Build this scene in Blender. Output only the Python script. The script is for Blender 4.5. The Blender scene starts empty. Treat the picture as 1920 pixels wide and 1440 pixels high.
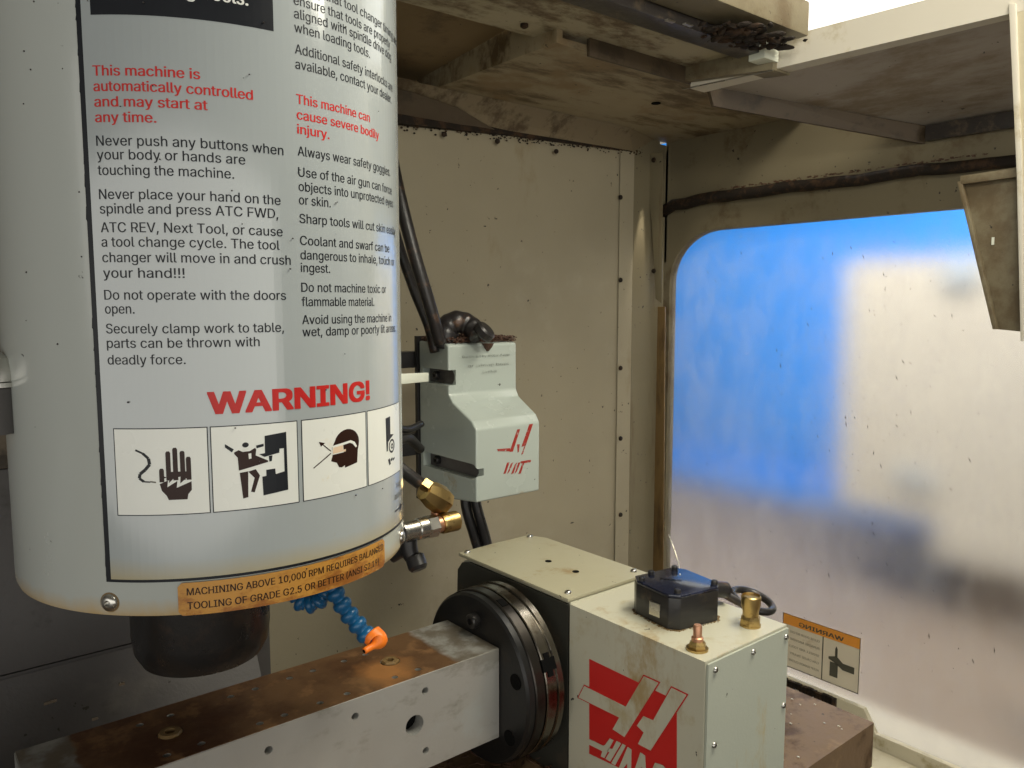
import bpy, bmesh, math, random
import numpy as np
from mathutils import Vector, Matrix
from mathutils.geometry import delaunay_2d_cdt, interpolate_bezier
random.seed(7)
R = math.radians
scene = bpy.context.scene
C = scene.collection

# ---------------------------------------------------------------- camera
FPX = 1475.0
YAW = R(50.9); TILT = math.atan(150 / FPX)
FH = Vector((math.cos(YAW), math.sin(YAW), 0)); RT = Vector((math.sin(YAW), -math.cos(YAW), 0))
FW = FH * math.cos(TILT) + Vector((0, 0, -math.sin(TILT))); UP = RT.cross(FW)
cam_d = bpy.data.cameras.new('camera'); cam = bpy.data.objects.new('camera', cam_d); C.objects.link(cam)
cam_d.sensor_width = 36; cam_d.lens = FPX / 1920 * 36; cam_d.clip_start = 0.02; cam_d.clip_end = 60
cam.matrix_world = Matrix(((RT.x, UP.x, -FW.x, 0), (RT.y, UP.y, -FW.y, 0), (RT.z, UP.z, -FW.z, 0), (0, 0, 0, 1)))
scene.camera = cam
scene.view_settings.view_transform = 'Standard'; scene.view_settings.look = 'None'
scene.view_settings.exposure = 0.12; scene.view_settings.gamma = 1
scene.render.engine = 'CYCLES'; scene.cycles.use_adaptive_sampling = True; scene.cycles.adaptive_threshold = 0.025
scene.cycles.max_bounces = 8; scene.cycles.diffuse_bounces = 4; scene.cycles.glossy_bounces = 4; scene.cycles.transmission_bounces = 6
# ---------------------------------------------------------------- world and lamps
w = bpy.data.worlds.new('World'); scene.world = w; w.use_nodes = True
w.node_tree.nodes['Background'].inputs[0].default_value = (1.0, 0.93, 0.82, 1)
w.node_tree.nodes['Background'].inputs[1].default_value = 0.075
def lamp(name, loc, target, sx, sy, power, col, spread=180):
    d = bpy.data.lights.new(name, 'AREA'); d.shape = 'RECTANGLE'; d.size = sx; d.size_y = sy
    d.energy = power; d.color = col; d.spread = R(spread)
    o = bpy.data.objects.new(name, d); C.objects.link(o); o.location = loc
    o.rotation_euler = (Vector(target) - Vector(loc)).to_track_quat('-Z', 'Y').to_euler()
    return o
# the bright shop behind the photographer, seen through the open doors of the machine
lamp('shop_window_light', (-1.25, -1.55, -0.15), (0.45, 0.7, -0.05), 6.4, 1.5, 46, (1.0, 0.97, 0.9))
# added fill close above the motor box, then the shop light right of the machine
lamp('box_top_fill_light', (0.98, 0.12, 0.95), (0.74, 0.5, -0.33), 0.7, 0.25, 12, (1.0, 0.93, 0.78))
lamp('shop_floor_light', (2.2, 1.3, 2.2), (4.6, 2.5, -0.1), 1.8, 1.4, 275, (1.0, 0.97, 0.93))
# added fill lamp inside the enclosure, brightens the lower back wall
lamp('wall_fill_light', (0.55, 0.15, 0.42), (0.95, 1.2, -0.55), 0.35, 0.12, 2.0, (1.0, 0.95, 0.8), 140)

# ---------------------------------------------------------------- point helpers (a point on a plane of the machine, seen at a spot)
def ray(u, v): return FW + RT * ((u - 960) / FPX) + UP * ((720 - v) / FPX)
def at(u, v, zc): return ray(u, v) * zc
def onx(u, v, x): d = ray(u, v); return d * (x / d.x)
def ony(u, v, y): d = ray(u, v); return d * (y / d.y)
def onz(u, v, z): d = ray(u, v); return d * (z / d.z)

d = bpy.data.lights.new('corner_gap_light', 'SPOT'); d.energy = 6.0; d.spot_size = R(15); d.spot_blend = 0.6; d.shadow_soft_size = 0.004; d.color = (1, 0.9, 0.75)
o = bpy.data.objects.new('corner_gap_light', d); C.objects.link(o); P0 = onx(1231, 312, 1.43) + Vector((-0.016, -0.006, 0.012)); P1_ = ony(1200, 500, 1.243); o.location = P0; o.rotation_euler = (P1_ - P0).to_track_quat('-Z', 'Y').to_euler()
# ---------------------------------------------------------------- materials
def mat(name, base, rough=0.5, metal=0.0, dirt=None, amt=0.4, scale=12, stretch=(1, 1, 1), speck=0.0,
        bump=0.15, bscale=250, coat=0.0, vary=0.08, mask=None, rvar=0.15, dirt2=None, amt2=0.4, scale2=4, spec=0.5):
    m = bpy.data.materials.new(name); m.use_nodes = True
    nt = m.node_tree; N = nt.nodes; Lk = nt.links; b = N['Principled BSDF']
    tc = N.new('ShaderNodeTexCoord')
    def noise(sc, det=6, st=(1, 1, 1), rg=0.6):
        mp = N.new('ShaderNodeMapping'); mp.inputs['Scale'].default_value = st
        Lk.new(tc.outputs['Object'], mp.inputs[0])
        n = N.new('ShaderNodeTexNoise'); n.inputs['Scale'].default_value = sc; n.inputs['Detail'].default_value = det
        n.inputs['Roughness'].default_value = rg; Lk.new(mp.outputs[0], n.inputs['Vector']); return n.outputs[0]
    def ramp(src, a, bb):
        r = N.new('ShaderNodeMapRange'); r.inputs[1].default_value = a; r.inputs[2].default_value = bb
        r.interpolation_type = 'SMOOTHSTEP'
        Lk.new(src, r.inputs[0]); return r.outputs[0]
    def mix(fac, c1, c2):
        x = N.new('ShaderNodeMix'); x.data_type = 'RGBA'
        if fac is not None: Lk.new(fac, x.inputs[0])
        for s, i in ((c1, 6), (c2, 7)):
            if isinstance(s, tuple): x.inputs[i].default_value = (*s, 1)
            else: Lk.new(s, x.inputs[i])
        return x.outputs[2]
    col = mix(noise(3.5, 3), tuple(c * (1 - vary) for c in base), tuple(min(1, c * (1 + vary)) for c in base))
    if dirt:
        f = ramp(noise(scale, 8, stretch, 0.7), 0.67 - amt * 0.32, 0.80 - amt * 0.30)
        col = mix(f, col, dirt)
    if dirt2:
        f = ramp(noise(scale2, 8, (1, 1, 1), 0.65), 0.67 - amt2 * 0.32, 0.80 - amt2 * 0.30)
        col = mix(f, col, dirt2)
    if speck:
        f = ramp(noise(75, 3), 0.735 - speck * 0.12, 0.76 - speck * 0.12)
        col = mix(f, col, (0.03, 0.025, 0.02))
    if mask: col = mask(N, Lk, tc, mix, noise, ramp, col)
    Lk.new(col, b.inputs['Base Color'])
    b.inputs['Metallic'].default_value = metal; b.inputs['Coat Weight'].default_value = coat
    b.inputs['Coat Roughness'].default_value = 0.06; b.inputs['Specular IOR Level'].default_value = 0.2 if 'grime' in name and 'beam' not in name else spec
    rr = N.new('ShaderNodeMapRange'); rr.inputs[3].default_value = max(0.02, rough - rvar); rr.inputs[4].default_value = min(1, rough + rvar)
    Lk.new(noise(18, 5), rr.inputs[0]); Lk.new(rr.outputs[0], b.inputs['Roughness'])
    if bump:
        bp = N.new('ShaderNodeBump'); bp.inputs['Strength'].default_value = bump; bp.inputs['Distance'].default_value = 0.001
        Lk.new(noise(bscale, 3), bp.inputs['Height']); Lk.new(bp.outputs[0], b.inputs['Normal'])
    return m
def zgrad(a, bb, color, nz=0.01, sc=20):
    """grime that gathers towards a height (a real stain with a shape of its own)"""
    def f(N, Lk, tc, mix, noise, ramp, col):
        s = N.new('ShaderNodeSeparateXYZ'); Lk.new(tc.outputs['Object'], s.inputs[0])
        n = noise(sc, 6, (1, 1, 0.4)); m1 = N.new('ShaderNodeMath'); m1.operation = 'MULTIPLY_ADD'
        Lk.new(n, m1.inputs[0]); m1.inputs[1].default_value = nz * 4; Lk.new(s.outputs[2], m1.inputs[2])
        return mix(ramp(m1.outputs[0], bb + nz * 2, a + nz * 2) if False else rampinv(N, Lk, m1.outputs[0], a + nz * 2, bb + nz * 2), col, color)
    return f
def rampinv(N, Lk, src, a, bb):
    r = N.new('ShaderNodeMapRange'); r.inputs[1].default_value = min(a, bb); r.inputs[2].default_value = max(a, bb)
    r.inputs[3].default_value = 1.0 if a < bb else 0.0; r.inputs[4].default_value = 0.0 if a < bb else 1.0
    Lk.new(src, r.inputs[0]); return r.outputs[0]

M = {}
M['wall'] = mat('stained_beige_paint', (0.37, 0.328, 0.232), 0.36, dirt=(0.27, 0.215, 0.12), amt=0.32, scale=4, stretch=(1, 1, 0.35), speck=0.28, bump=0.25, vary=0.14, dirt2=(0.45, 0.405, 0.31), amt2=0.5, scale2=1.6)
M['post'] = mat('olive_beige_paint', (0.22, 0.19, 0.12), 0.4, dirt=(0.16, 0.12, 0.065), amt=0.5, scale=9, stretch=(1, 1, 0.15), speck=0.35, bump=0.2)
M['header'] = mat('dull_olive_paint', (0.20, 0.17, 0.105), 0.55, dirt=(0.13, 0.095, 0.05), amt=0.5, scale=6, speck=0.3, bump=0.2)
M['roof'] = mat('coolant_stained_roof_paint', (0.36, 0.30, 0.19), 0.55, dirt=(0.13, 0.09, 0.045), amt=0.62, scale=9, stretch=(0.5, 1.6, 1), speck=0.3, bump=0.3, dirt2=(0.28, 0.2, 0.105), amt2=0.5, scale2=5)
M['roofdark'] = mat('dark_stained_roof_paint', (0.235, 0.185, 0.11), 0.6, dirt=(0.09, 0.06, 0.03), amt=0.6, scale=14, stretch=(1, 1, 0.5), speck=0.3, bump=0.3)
M['beam'] = mat('grimy_cream_beam_paint', (0.45, 0.40, 0.27), 0.5, dirt=(0.14, 0.09, 0.045), amt=0.6, scale=9, stretch=(0.6, 1.2, 1), speck=0.35, bump=0.3)
M['recess'] = mat('brown_recess_paint', (0.24, 0.17, 0.085), 0.6, dirt=(0.15, 0.10, 0.05), amt=0.5, scale=7, speck=0.25, bump=0.2)
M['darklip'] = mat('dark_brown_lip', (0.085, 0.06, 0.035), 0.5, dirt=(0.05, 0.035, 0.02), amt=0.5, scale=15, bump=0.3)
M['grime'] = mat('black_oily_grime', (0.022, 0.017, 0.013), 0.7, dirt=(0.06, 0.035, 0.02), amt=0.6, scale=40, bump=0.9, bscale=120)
M['rail'] = mat('dark_greasy_rail', (0.035, 0.03, 0.028), 0.35, dirt=(0.09, 0.07, 0.05), amt=0.5, scale=30, bump=0.5, bscale=150)
M['greypanel'] = mat('grey_brown_panel', (0.36, 0.32, 0.27), 0.45, dirt=(0.22, 0.17, 0.11), amt=0.5, scale=5, stretch=(1, 0.4, 1), speck=0.25, bump=0.15)
M['cream'] = mat('cream_door_edge', (0.66, 0.62, 0.52), 0.45, dirt=(0.5, 0.44, 0.3), amt=0.4, scale=10, bump=0.1)
M['rustpost'] = mat('rust_brown_edge', (0.19, 0.12, 0.045), 0.5, dirt=(0.1, 0.06, 0.025), amt=0.6, scale=20, stretch=(1, 1, 0.2), bump=0.3)
M['cover'] = mat('pale_grey_enamel', (0.47, 0.50, 0.47), 0.24, spec=0.5, dirt=(0.5, 0.44, 0.3), amt=0.12, scale=14, speck=0.06, coat=0.25, bump=0.03, vary=0.05, rvar=0.08, dirt2=(0.40, 0.41, 0.37), amt2=0.35, scale2=4, mask=zgrad(-0.197, -0.184, (0.5, 0.36, 0.17), 0.004, 40))
M['placard'] = mat('grey_placard_film', (0.395, 0.435, 0.44), 0.18, dirt=(0.40, 0.37, 0.28), amt=0.05, scale=30, coat=1.0, bump=0.015, bscale=60, vary=0.03, rvar=0.05, mask=zgrad(-0.174, -0.158, (0.44, 0.38, 0.22), 0.003, 18))
M['placard'].node_tree.nodes['Principled BSDF'].inputs['Coat IOR'].default_value = 1.6; M['placard'].node_tree.nodes['Principled BSDF'].inputs['Coat Roughness'].default_value = 0.12
M['ink_black'] = mat('black_ink', (0.012, 0.014, 0.018), 0.35, coat=0.0, spec=0.25, bump=0)
M['ink_brown'] = mat('brown_black_ink', (0.03, 0.012, 0.008), 0.35, coat=0.0, spec=0.25, bump=0)
M['ink_red'] = mat('red_ink', (0.56, 0.025, 0.022), 0.35, coat=0.0, spec=0.3, bump=0, vary=0.12)
M['ink_white'] = mat('white_ink', (0.82, 0.84, 0.78), 0.3, coat=0.4, bump=0, dirt=(0.75, 0.68, 0.5), amt=0.2, scale=25)
M['ink_orange'] = mat('stained_orange_film', (0.55, 0.27, 0.05), 0.3, coat=0.3, bump=0.02, dirt=(0.30, 0.11, 0.02), amt=0.66, scale=22, stretch=(1, 1, 2), vary=0.15)
M['ink_skin'] = mat('pale_peach_ink', (0.78, 0.6, 0.42), 0.4, bump=0)
M['nose'] = mat('dark_spindle_metal', (0.035, 0.033, 0.032), 0.28, metal=0.6, dirt=(0.055, 0.042, 0.035), amt=0.5, scale=25, bump=0.15)
M['steel'] = mat('brushed_steel', (0.55, 0.54, 0.5), 0.28, metal=1, dirt=(0.3, 0.24, 0.16), amt=0.3, scale=40, bump=0.08)
M['chuck'] = mat('oily_dark_steel', (0.17, 0.155, 0.13), 0.26, metal=1, dirt=(0.08, 0.06, 0.04), amt=0.45, scale=22, bump=0.08, rvar=0.08)
M['chuckdark'] = mat('black_oxide_steel', (0.05, 0.045, 0.04), 0.3, metal=0.9, dirt=(0.03, 0.028, 0.025), amt=0.45, scale=22, bump=0.08, rvar=0.08)
M['chuckface'] = mat('black_steel_face', (0.010, 0.010, 0.010), 0.36, metal=0.0, spec=0.35, dirt=(0.02, 0.017, 0.014), amt=0.5, scale=18, bump=0.1)
M['black'] = mat('black_plastic', (0.018, 0.017, 0.017), 0.35, dirt=(0.06, 0.045, 0.03), amt=0.35, scale=40, bump=0.15)
M['rubber'] = mat('black_rubber_sheath', (0.02, 0.018, 0.018), 0.32, dirt=(0.09, 0.05, 0.03), amt=0.35, scale=50, bump=0.3, bscale=200)
M['hole'] = mat('dark_bore', (0.003, 0.003, 0.003), 0.9, bump=0, spec=0.1)
M['brass'] = mat('tarnished_brass', (0.52, 0.37, 0.15), 0.36, metal=1, dirt=(0.25, 0.16, 0.06), amt=0.45, scale=60, bump=0.1)
M['copper'] = mat('copper_pin', (0.62, 0.33, 0.2), 0.4, metal=0.8, dirt=(0.4, 0.22, 0.12), amt=0.4, scale=60, bump=0.1)
M['blue'] = mat('blue_hose_plastic', (0.008, 0.10, 0.24), 0.32, dirt=(0.01, 0.06, 0.12), amt=0.4, scale=60, bump=0.05)
M['orange'] = mat('orange_nozzle_plastic', (1.0, 0.22, 0.015), 0.45, bump=0.03)
M['casting'] = mat('cream_enamel_casting', (0.55, 0.535, 0.42), 0.34, dirt=(0.40, 0.30, 0.15), amt=0.36, scale=9, stretch=(1, 1, 0.5), speck=0.2, bump=0.15, vary=0.06, dirt2=(0.46, 0.4, 0.24), amt2=0.35, scale2=14)
M['shadecast'] = mat('shaded_olive_cream_top_plate', (0.40, 0.375, 0.26), 0.42, dirt=(0.3, 0.22, 0.11), amt=0.35, scale=12, speck=0.25, bump=0.2)  # casting paint darkened for the shadow on this plate, and more olive
M['greencast'] = mat('grey_green_end_plate', (0.46, 0.49, 0.41), 0.36, dirt=(0.45, 0.36, 0.17), amt=0.42, scale=14, stretch=(1, 1, 0.3), speck=0.2, bump=0.12)
M['blackface'] = mat('black_housing_face', (0.035, 0.035, 0.028), 0.5, dirt=(0.06, 0.05, 0.035), amt=0.5, scale=12, bump=0.15)
M['servo'] = mat('grey_green_cast_cover', (0.42, 0.47, 0.43), 0.26, dirt=(0.40, 0.37, 0.27), amt=0.25, scale=16, speck=0.12, coat=0.3, bump=0.06, rvar=0.06)
M['col'] = mat('dark_grey_sheet', (0.085, 0.08, 0.078), 0.42, dirt=(0.05, 0.045, 0.042), amt=0.5, scale=9, speck=0.3, bump=0.25, dirt2=(0.13, 0.12, 0.11), amt2=0.3, scale2=5)
M['leftwall'] = mat('mottled_brown_casting', (0.14, 0.11, 0.075), 0.6, dirt=(0.045, 0.035, 0.022), amt=0.7, scale=25, bump=0.5)
M['table'] = mat('rusty_machine_table', (0.19, 0.12, 0.065), 0.5, metal=0.1, dirt=(0.08, 0.04, 0.015), amt=0.55, scale=16, speck=0.3, bump=0.4, bscale=120, dirt2=(0.31, 0.205, 0.10), amt2=0.4, scale2=11)
M['floorpan'] = mat('oily_sump_pan', (0.02, 0.018, 0.016), 0.4, dirt=(0.07, 0.045, 0.03), amt=0.5, scale=40, bump=0.9, bscale=120)
M['chip'] = mat('rust_brown_chips', (0.075, 0.035, 0.02), 0.55, dirt=(0.16, 0.10, 0.07), amt=0.4, scale=120, bump=0.2)
M['shav'] = mat('bright_metal_shaving', (0.8, 0.76, 0.62), 0.3, metal=0.7, bump=0)
M['halloor'] = mat('grey_concrete_floor', (0.165, 0.128, 0.098), 0.6, dirt=(0.10, 0.083, 0.07), amt=0.45, scale=1.1, bump=0.1, bscale=20)
M['bluepaint'] = mat('bright_blue_paint', (0.02, 0.29, 1.0), 0.5, bump=0, vary=0.1)
M['whitepaint'] = mat('off_white_machine_paint', (0.47, 0.44, 0.38), 0.5, bump=0, dirt=(0.40, 0.37, 0.32), amt=0.25, scale=2)
M['smudge'] = mat('blue_grey_smudge', (0.3, 0.36, 0.42), 0.6, bump=0)
M['hallwhite'] = mat('hall_ceiling_white', (0.8, 0.78, 0.7), 0.8, bump=0)
M['sill'] = mat('cream_sill_paint', (0.55, 0.5, 0.36), 0.45, dirt=(0.33, 0.27, 0.14), amt=0.4, scale=12, bump=0.2)
M['ledge'] = mat('pale_added_ledge_paint', (0.36, 0.33, 0.27), 0.5, bump=0)
M['stick'] = mat('yellowed_sticker_film', (0.80, 0.72, 0.56), 0.35, dirt=(0.68, 0.58, 0.42), amt=0.4, scale=20, bump=0)
M['stick_o'] = mat('sticker_orange', (0.95, 0.37, 0.06), 0.35, bump=0, vary=0.15)
M['stick_k'] = mat('sticker_grey_ink', (0.1, 0.095, 0.07), 0.4, bump=0)
M['stick_t'] = mat('sticker_faded_ink', (0.42, 0.38, 0.28), 0.4, bump=0)
M['bluetop'] = mat('blue_black_lid', (0.009, 0.012, 0.028), 0.22, coat=0.5, dirt=(0.03, 0.035, 0.07), amt=0.4, scale=40, bump=0.1)
M['whitetag'] = mat('white_plastic', (0.75, 0.78, 0.66), 0.5, bump=0.05)
# bar: rust on the worked top face, bare aluminium elsewhere
def rustmask(N, Lk, tc, mix, noise, ramp, col):
    s = N.new('ShaderNodeSeparateXYZ'); Lk.new(tc.outputs['Object'], s.inputs[0])
    def cmp(src, op, v):
        m = N.new('ShaderNodeMath'); m.operation = op; Lk.new(src, m.inputs[0]); m.inputs[1].default_value = v; return m.outputs[0]
    def mul(a, b):
        m = N.new('ShaderNodeMath'); m.operation = 'MULTIPLY'; Lk.new(a, m.inputs[0]); Lk.new(b, m.inputs[1]); return m.outputs[0]
    top = cmp(s.outputs[2], 'GREATER_THAN', -0.3735)
    wob = N.new('ShaderNodeMath'); wob.operation = 'MULTIPLY_ADD'; Lk.new(noise(60, 6), wob.inputs[0]); wob.inputs[1].default_value = 0.014; Lk.new(s.outputs[0], wob.inputs[2])
    inside = mul(ramp(wob.outputs[0], 0.114, 0.119), rampinv(N, Lk, wob.outputs[0], 0.457, 0.465))
    f = mul(top, inside)
    n1 = noise(11, 8, (1, 1, 1), 0.7); n2 = noise(38, 6)
    rust = mix(ramp(n1, 0.38, 0.66), (0.22, 0.12, 0.055), (0.12, 0.05, 0.022))
    rust = mix(ramp(n2, 0.52, 0.68), rust, (0.33, 0.18, 0.08))
    # bright orange bloom round the bolt, a stain with its own outline
    v = N.new('ShaderNodeVectorMath'); v.operation = 'DISTANCE'; Lk.new(tc.outputs['Object'], v.inputs[0]); v.inputs[1].default_value = (0.385, 0.678, -0.373)
    d = N.new('ShaderNodeMath'); d.operation = 'MULTIPLY_ADD'; Lk.new(n2, d.inputs[0]); d.inputs[1].default_value = 0.05; Lk.new(v.outputs['Value'], d.inputs[2])
    rust = mix(rampinv(N, Lk, d.outputs[0], 0.038, 0.062), rust, (0.58, 0.27, 0.09))
    col = mix(mul(top, ramp(n2, 0.3, 0.62)), col, (0.22, 0.19, 0.145))
    return mix(f, col, rust)
M['bar'] = mat('worn_aluminium_with_rust', (0.50, 0.50, 0.47), 0.40, metal=0.55, dirt=(0.36, 0.35, 0.31), amt=0.5, scale=13, stretch=(0.7, 1, 1.4), bump=0.12, mask=rustmask, dirt2=(0.52, 0.54, 0.52), amt2=0.3, scale2=16)

def emit(name, col, s):
    m = bpy.data.materials.new(name); m.use_nodes = True; b = m.node_tree.nodes['Principled BSDF']
    b.inputs['Base Color'].default_value = (*col, 1); b.inputs['Emission Color'].default_value = (*col, 1); b.inputs['Emission Strength'].default_value = s
    return m
M['lightbox'] = emit('lit_ceiling_diffuser', (1.0, 0.985, 0.9), 1.15)
# hazy scratched polycarbonate
m = bpy.data.materials.new('hazy_polycarbonate'); m.use_nodes = True; nt = m.node_tree; N = nt.nodes; Lk = nt.links
N.remove(N['Principled BSDF']); out = N['Material Output']
rf = N.new('ShaderNodeBsdfRefraction'); rf.inputs['IOR'].default_value = 1.25; rf.inputs['Roughness'].default_value = 0.30; rf.inputs['Color'].default_value = (0.97, 0.97, 0.96, 1)
df = N.new('ShaderNodeBsdfTranslucent'); df.inputs['Color'].default_value = (0.8, 0.76, 0.7, 1)
gl = N.new('ShaderNodeBsdfGlossy'); gl.inputs['Roughness'].default_value = 0.25
mx = N.new('ShaderNodeMixShader'); tcp = N.new('ShaderNodeTexCoord'); mpp = N.new('ShaderNodeMapping'); mpp.inputs['Scale'].default_value = (1, 1, 0.55); Lk.new(tcp.outputs['Object'], mpp.inputs[0])
nzp = N.new('ShaderNodeTexNoise'); nzp.inputs['Scale'].default_value = 16; nzp.inputs['Detail'].default_value = 12; nzp.inputs['Roughness'].default_value = 0.75; Lk.new(mpp.outputs[0], nzp.inputs['Vector'])
mrp = N.new('ShaderNodeMapRange'); mrp.inputs[1].default_value = 0.42; mrp.inputs[2].default_value = 0.72; mrp.inputs[3].default_value = 0.05; mrp.inputs[4].default_value = 0.15; Lk.new(nzp.outputs[0], mrp.inputs[0]); Lk.new(mrp.outputs[0], mx.inputs[0])
rf.inputs['Roughness'].default_value = 0.27; Lk.new(rf.outputs[0], mx.inputs[1]); Lk.new(df.outputs[0], mx.inputs[2])
mx2 = N.new('ShaderNodeMixShader'); mx2.inputs[0].default_value = 0.04; Lk.new(mx.outputs[0], mx2.inputs[1]); Lk.new(gl.outputs[0], mx2.inputs[2])
Lk.new(mx2.outputs[0], out.inputs[0]); M['pane'] = m

# ---------------------------------------------------------------- mesh helpers
def thing(name, label, cat, loc=(0, 0, 0), group=None):
    o = bpy.data.objects.new(name, None); C.objects.link(o); o.location = loc; o.empty_display_size = 0.05
    o['label'] = label; o['category'] = cat
    if group: o['group'] = group
    return o
WLOC = {}
def link(name, me, material, parent=None, smooth=False, kind=None):
    o = bpy.data.objects.new(name, me); C.objects.link(o)
    if material: me.materials.append(material)
    if smooth:
        for p in me.polygons: p.use_smooth = True
    if parent:
        o.parent = parent
        L = Vector((0, 0, 0)); q = parent
        while q: L += Vector(q.location); q = q.parent
        o.location = -L
    if kind: o['kind'] = kind
    return o
def mesh(name, verts, faces):
    me = bpy.data.meshes.new(name); me.from_pydata([tuple(v) for v in verts], [], faces); me.update(); return me
def from_bm(name, bm, material, parent=None, smooth=False, kind=None, sharp=None):
    bmesh.ops.recalc_face_normals(bm, faces=bm.faces)
    me = bpy.data.meshes.new(name); bm.to_mesh(me); bm.free()
    o = link(name, me, material, parent, smooth, kind)
    if smooth and sharp is not None: me.set_sharp_from_angle(angle=R(sharp))
    return o
def bevel(bm, w, seg=2):
    bmesh.ops.bevel(bm, geom=[e for e in bm.edges if len(e.link_faces) == 2 and e.calc_face_angle(0) > 0.35], offset=w, segments=seg, affect='EDGES', profile=0.6, clamp_overlap=True)
def bbox(bm, x0, x1, y0, y1, z0, z1):
    vs = [bm.verts.new((x, y, z)) for x in (x0, x1) for y in (y0, y1) for z in (z0, z1)]
    for f in ((0, 1, 3, 2), (4, 6, 7, 5), (0, 4, 5, 1), (2, 3, 7, 6), (0, 2, 6, 4), (1, 5, 7, 3)): bm.faces.new([vs[i] for i in f])
def box(name, x0, x1, y0, y1, z0, z1, m, parent=None, bv=0.0, seg=2, kind=None):
    bm = bmesh.new(); bbox(bm, x0, x1, y0, y1, z0, z1)
    if bv: bevel(bm, bv, seg)
    return from_bm(name, bm, m, parent, smooth=bool(bv), kind=kind, sharp=35)
def bprism(bm, poly, vec):
    a = [bm.verts.new(p) for p in poly]; vec = Vector(vec); b = [bm.verts.new(Vector(p) + vec) for p in poly]
    n = len(poly); bm.faces.new(a); bm.faces.new(list(reversed(b)))
    for i in range(n): bm.faces.new((a[i], b[i], b[(i + 1) % n], a[(i + 1) % n]))
def prism(name, poly, vec, m, parent=None, bv=0.0, seg=2, kind=None):
    bm = bmesh.new(); bprism(bm, poly, vec); bmesh.ops.recalc_face_normals(bm, faces=bm.faces)
    if bv: bevel(bm, bv, seg)
    return from_bm(name, bm, m, parent, smooth=bool(bv), kind=kind, sharp=35)
def blathe(bm, prof, org, axis, seg=32, cap=True):
    org = Vector(org); ax = Vector(axis).normalized()
    t = Vector((0, 0, 1)) if abs(ax.z) < 0.9 else Vector((1, 0, 0)); e1 = ax.cross(t).normalized(); e2 = ax.cross(e1)
    rings = []
    for r, h in prof:
        rings.append([bm.verts.new(org + ax * h + (e1 * math.cos(2 * math.pi * k / seg) + e2 * math.sin(2 * math.pi * k / seg)) * max(r, 1e-5)) for k in range(seg)])
    for a, b in zip(rings, rings[1:]):
        for k in range(seg): bm.faces.new((a[k], a[(k + 1) % seg], b[(k + 1) % seg], b[k]))
    if cap: bm.faces.new(rings[0]); bm.faces.new(list(reversed(rings[-1])))
def lathe(name, prof, org, axis, m, parent=None, seg=32, smooth=True, sharp=30, kind=None):
    bm = bmesh.new(); blathe(bm, prof, org, axis, seg); return from_bm(name, bm, m, parent, smooth, kind, sharp)
def spline(pts, n=8):
    pts = [Vector(p) for p in pts]; P = [pts[0] * 2 - pts[1]] + pts + [pts[-1] * 2 - pts[-2]]; out = []
    for i in range(1, len(P) - 2):
        for k in range(n):
            t = k / n; a, b, c, d = P[i - 1:i + 3]
            out.append(0.5 * ((2 * b) + (c - a) * t + (2 * a - 5 * b + 4 * c - d) * t * t + (3 * b - a - 3 * c + d) * t ** 3))
    out.append(pts[-1]); return out
def btube(bm, pts, rad, seg=12):
    n = len(pts); rings = []; prev = None
    for i, p in enumerate(pts):
        d = (pts[min(i + 1, n - 1)] - pts[max(i - 1, 0)]).normalized()
        if prev is None:
            t = Vector((0, 0, 1)) if abs(d.z) < 0.9 else Vector((1, 0, 0)); e1 = d.cross(t).normalized()
        else: e1 = (prev - d * prev.dot(d)).normalized()
        prev = e1; e2 = d.cross(e1); r = rad(i / (n - 1)) if callable(rad) else rad
        rings.append([bm.verts.new(p + (e1 * math.cos(2 * math.pi * k / seg) + e2 * math.sin(2 * math.pi * k / seg)) * r) for k in range(seg)])
    for a, b in zip(rings, rings[1:]):
        for k in range(seg): bm.faces.new((a[k], a[(k + 1) % seg], b[(k + 1) % seg], b[k]))
    bm.faces.new(rings[0]); bm.faces.new(list(reversed(rings[-1])))
def tube(name, pts, rad, m, parent=None, seg=12, n=8):
    bm = bmesh.new(); btube(bm, spline(pts, n) if n else [Vector(p) for p in pts], rad, seg); return from_bm(name, bm, m, parent, True)
def screw(name, p, d, r, h, m, parent, socket=True):
    """a button head screw with its hexagon socket"""
    bm = bmesh.new(); d = Vector(d).normalized(); p = Vector(p)
    prof = [(r, 0), (r, h * 0.25), (r * 0.9, h * 0.65), (r * 0.62, h * 0.95), (r * 0.42, h)]
    blathe(bm, prof + [(r * 0.40, h * 0.4)], p, d, 20); o = from_bm(name, bm, m, parent, True, sharp=50)
    return o

# ---------------------------------------------------------------- THE SETTING outside the machine
box('hall_floor', -3, 12, -4, 9, -1.40, -1.35, M['halloor'], kind='structure')
box('hall_ceiling', -3, 12, -4, 9, 2.9, 2.95, M['hallwhite'], kind='structure')
box('hall_wall', 8.0, 8.1, -4, 9, -1.35, 2.9, M['hallwhite'], kind='structure')
# lit ceiling fittings seen through the open top of the machine
for i, (x0, y0, sx, sy, lab) in enumerate(((3.0, 2.30, 4.2, 2.4, 'lit white ceiling panel farther back above the machine front'), (3.0, -0.2, 4.2, 2.42, 'lit white ceiling panel nearer the top right corner'))):
    t = thing('ceiling_light', lab, 'ceiling light', (x0 + sx / 2, y0 + sy / 2, 1.90))
    box('diffuser', x0, x0 + sx, y0, y0 + sy, 1.90, 1.92, M['lightbox'], t)
    for a in range(4):
        fx0, fx1, fy0, fy1 = ((x0 - .05, x0, y0 - .05, y0 + sy + .05), (x0 + sx, x0 + sx + .05, y0 - .05, y0 + sy + .05), (x0, x0 + sx, y0 - .05, y0), (x0, x0 + sx, y0 + sy, y0 + sy + .05))[a]
        box('frame', fx0, fx1, fy0, fy1, 1.895, 1.94, M['hallwhite'], t)
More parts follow.
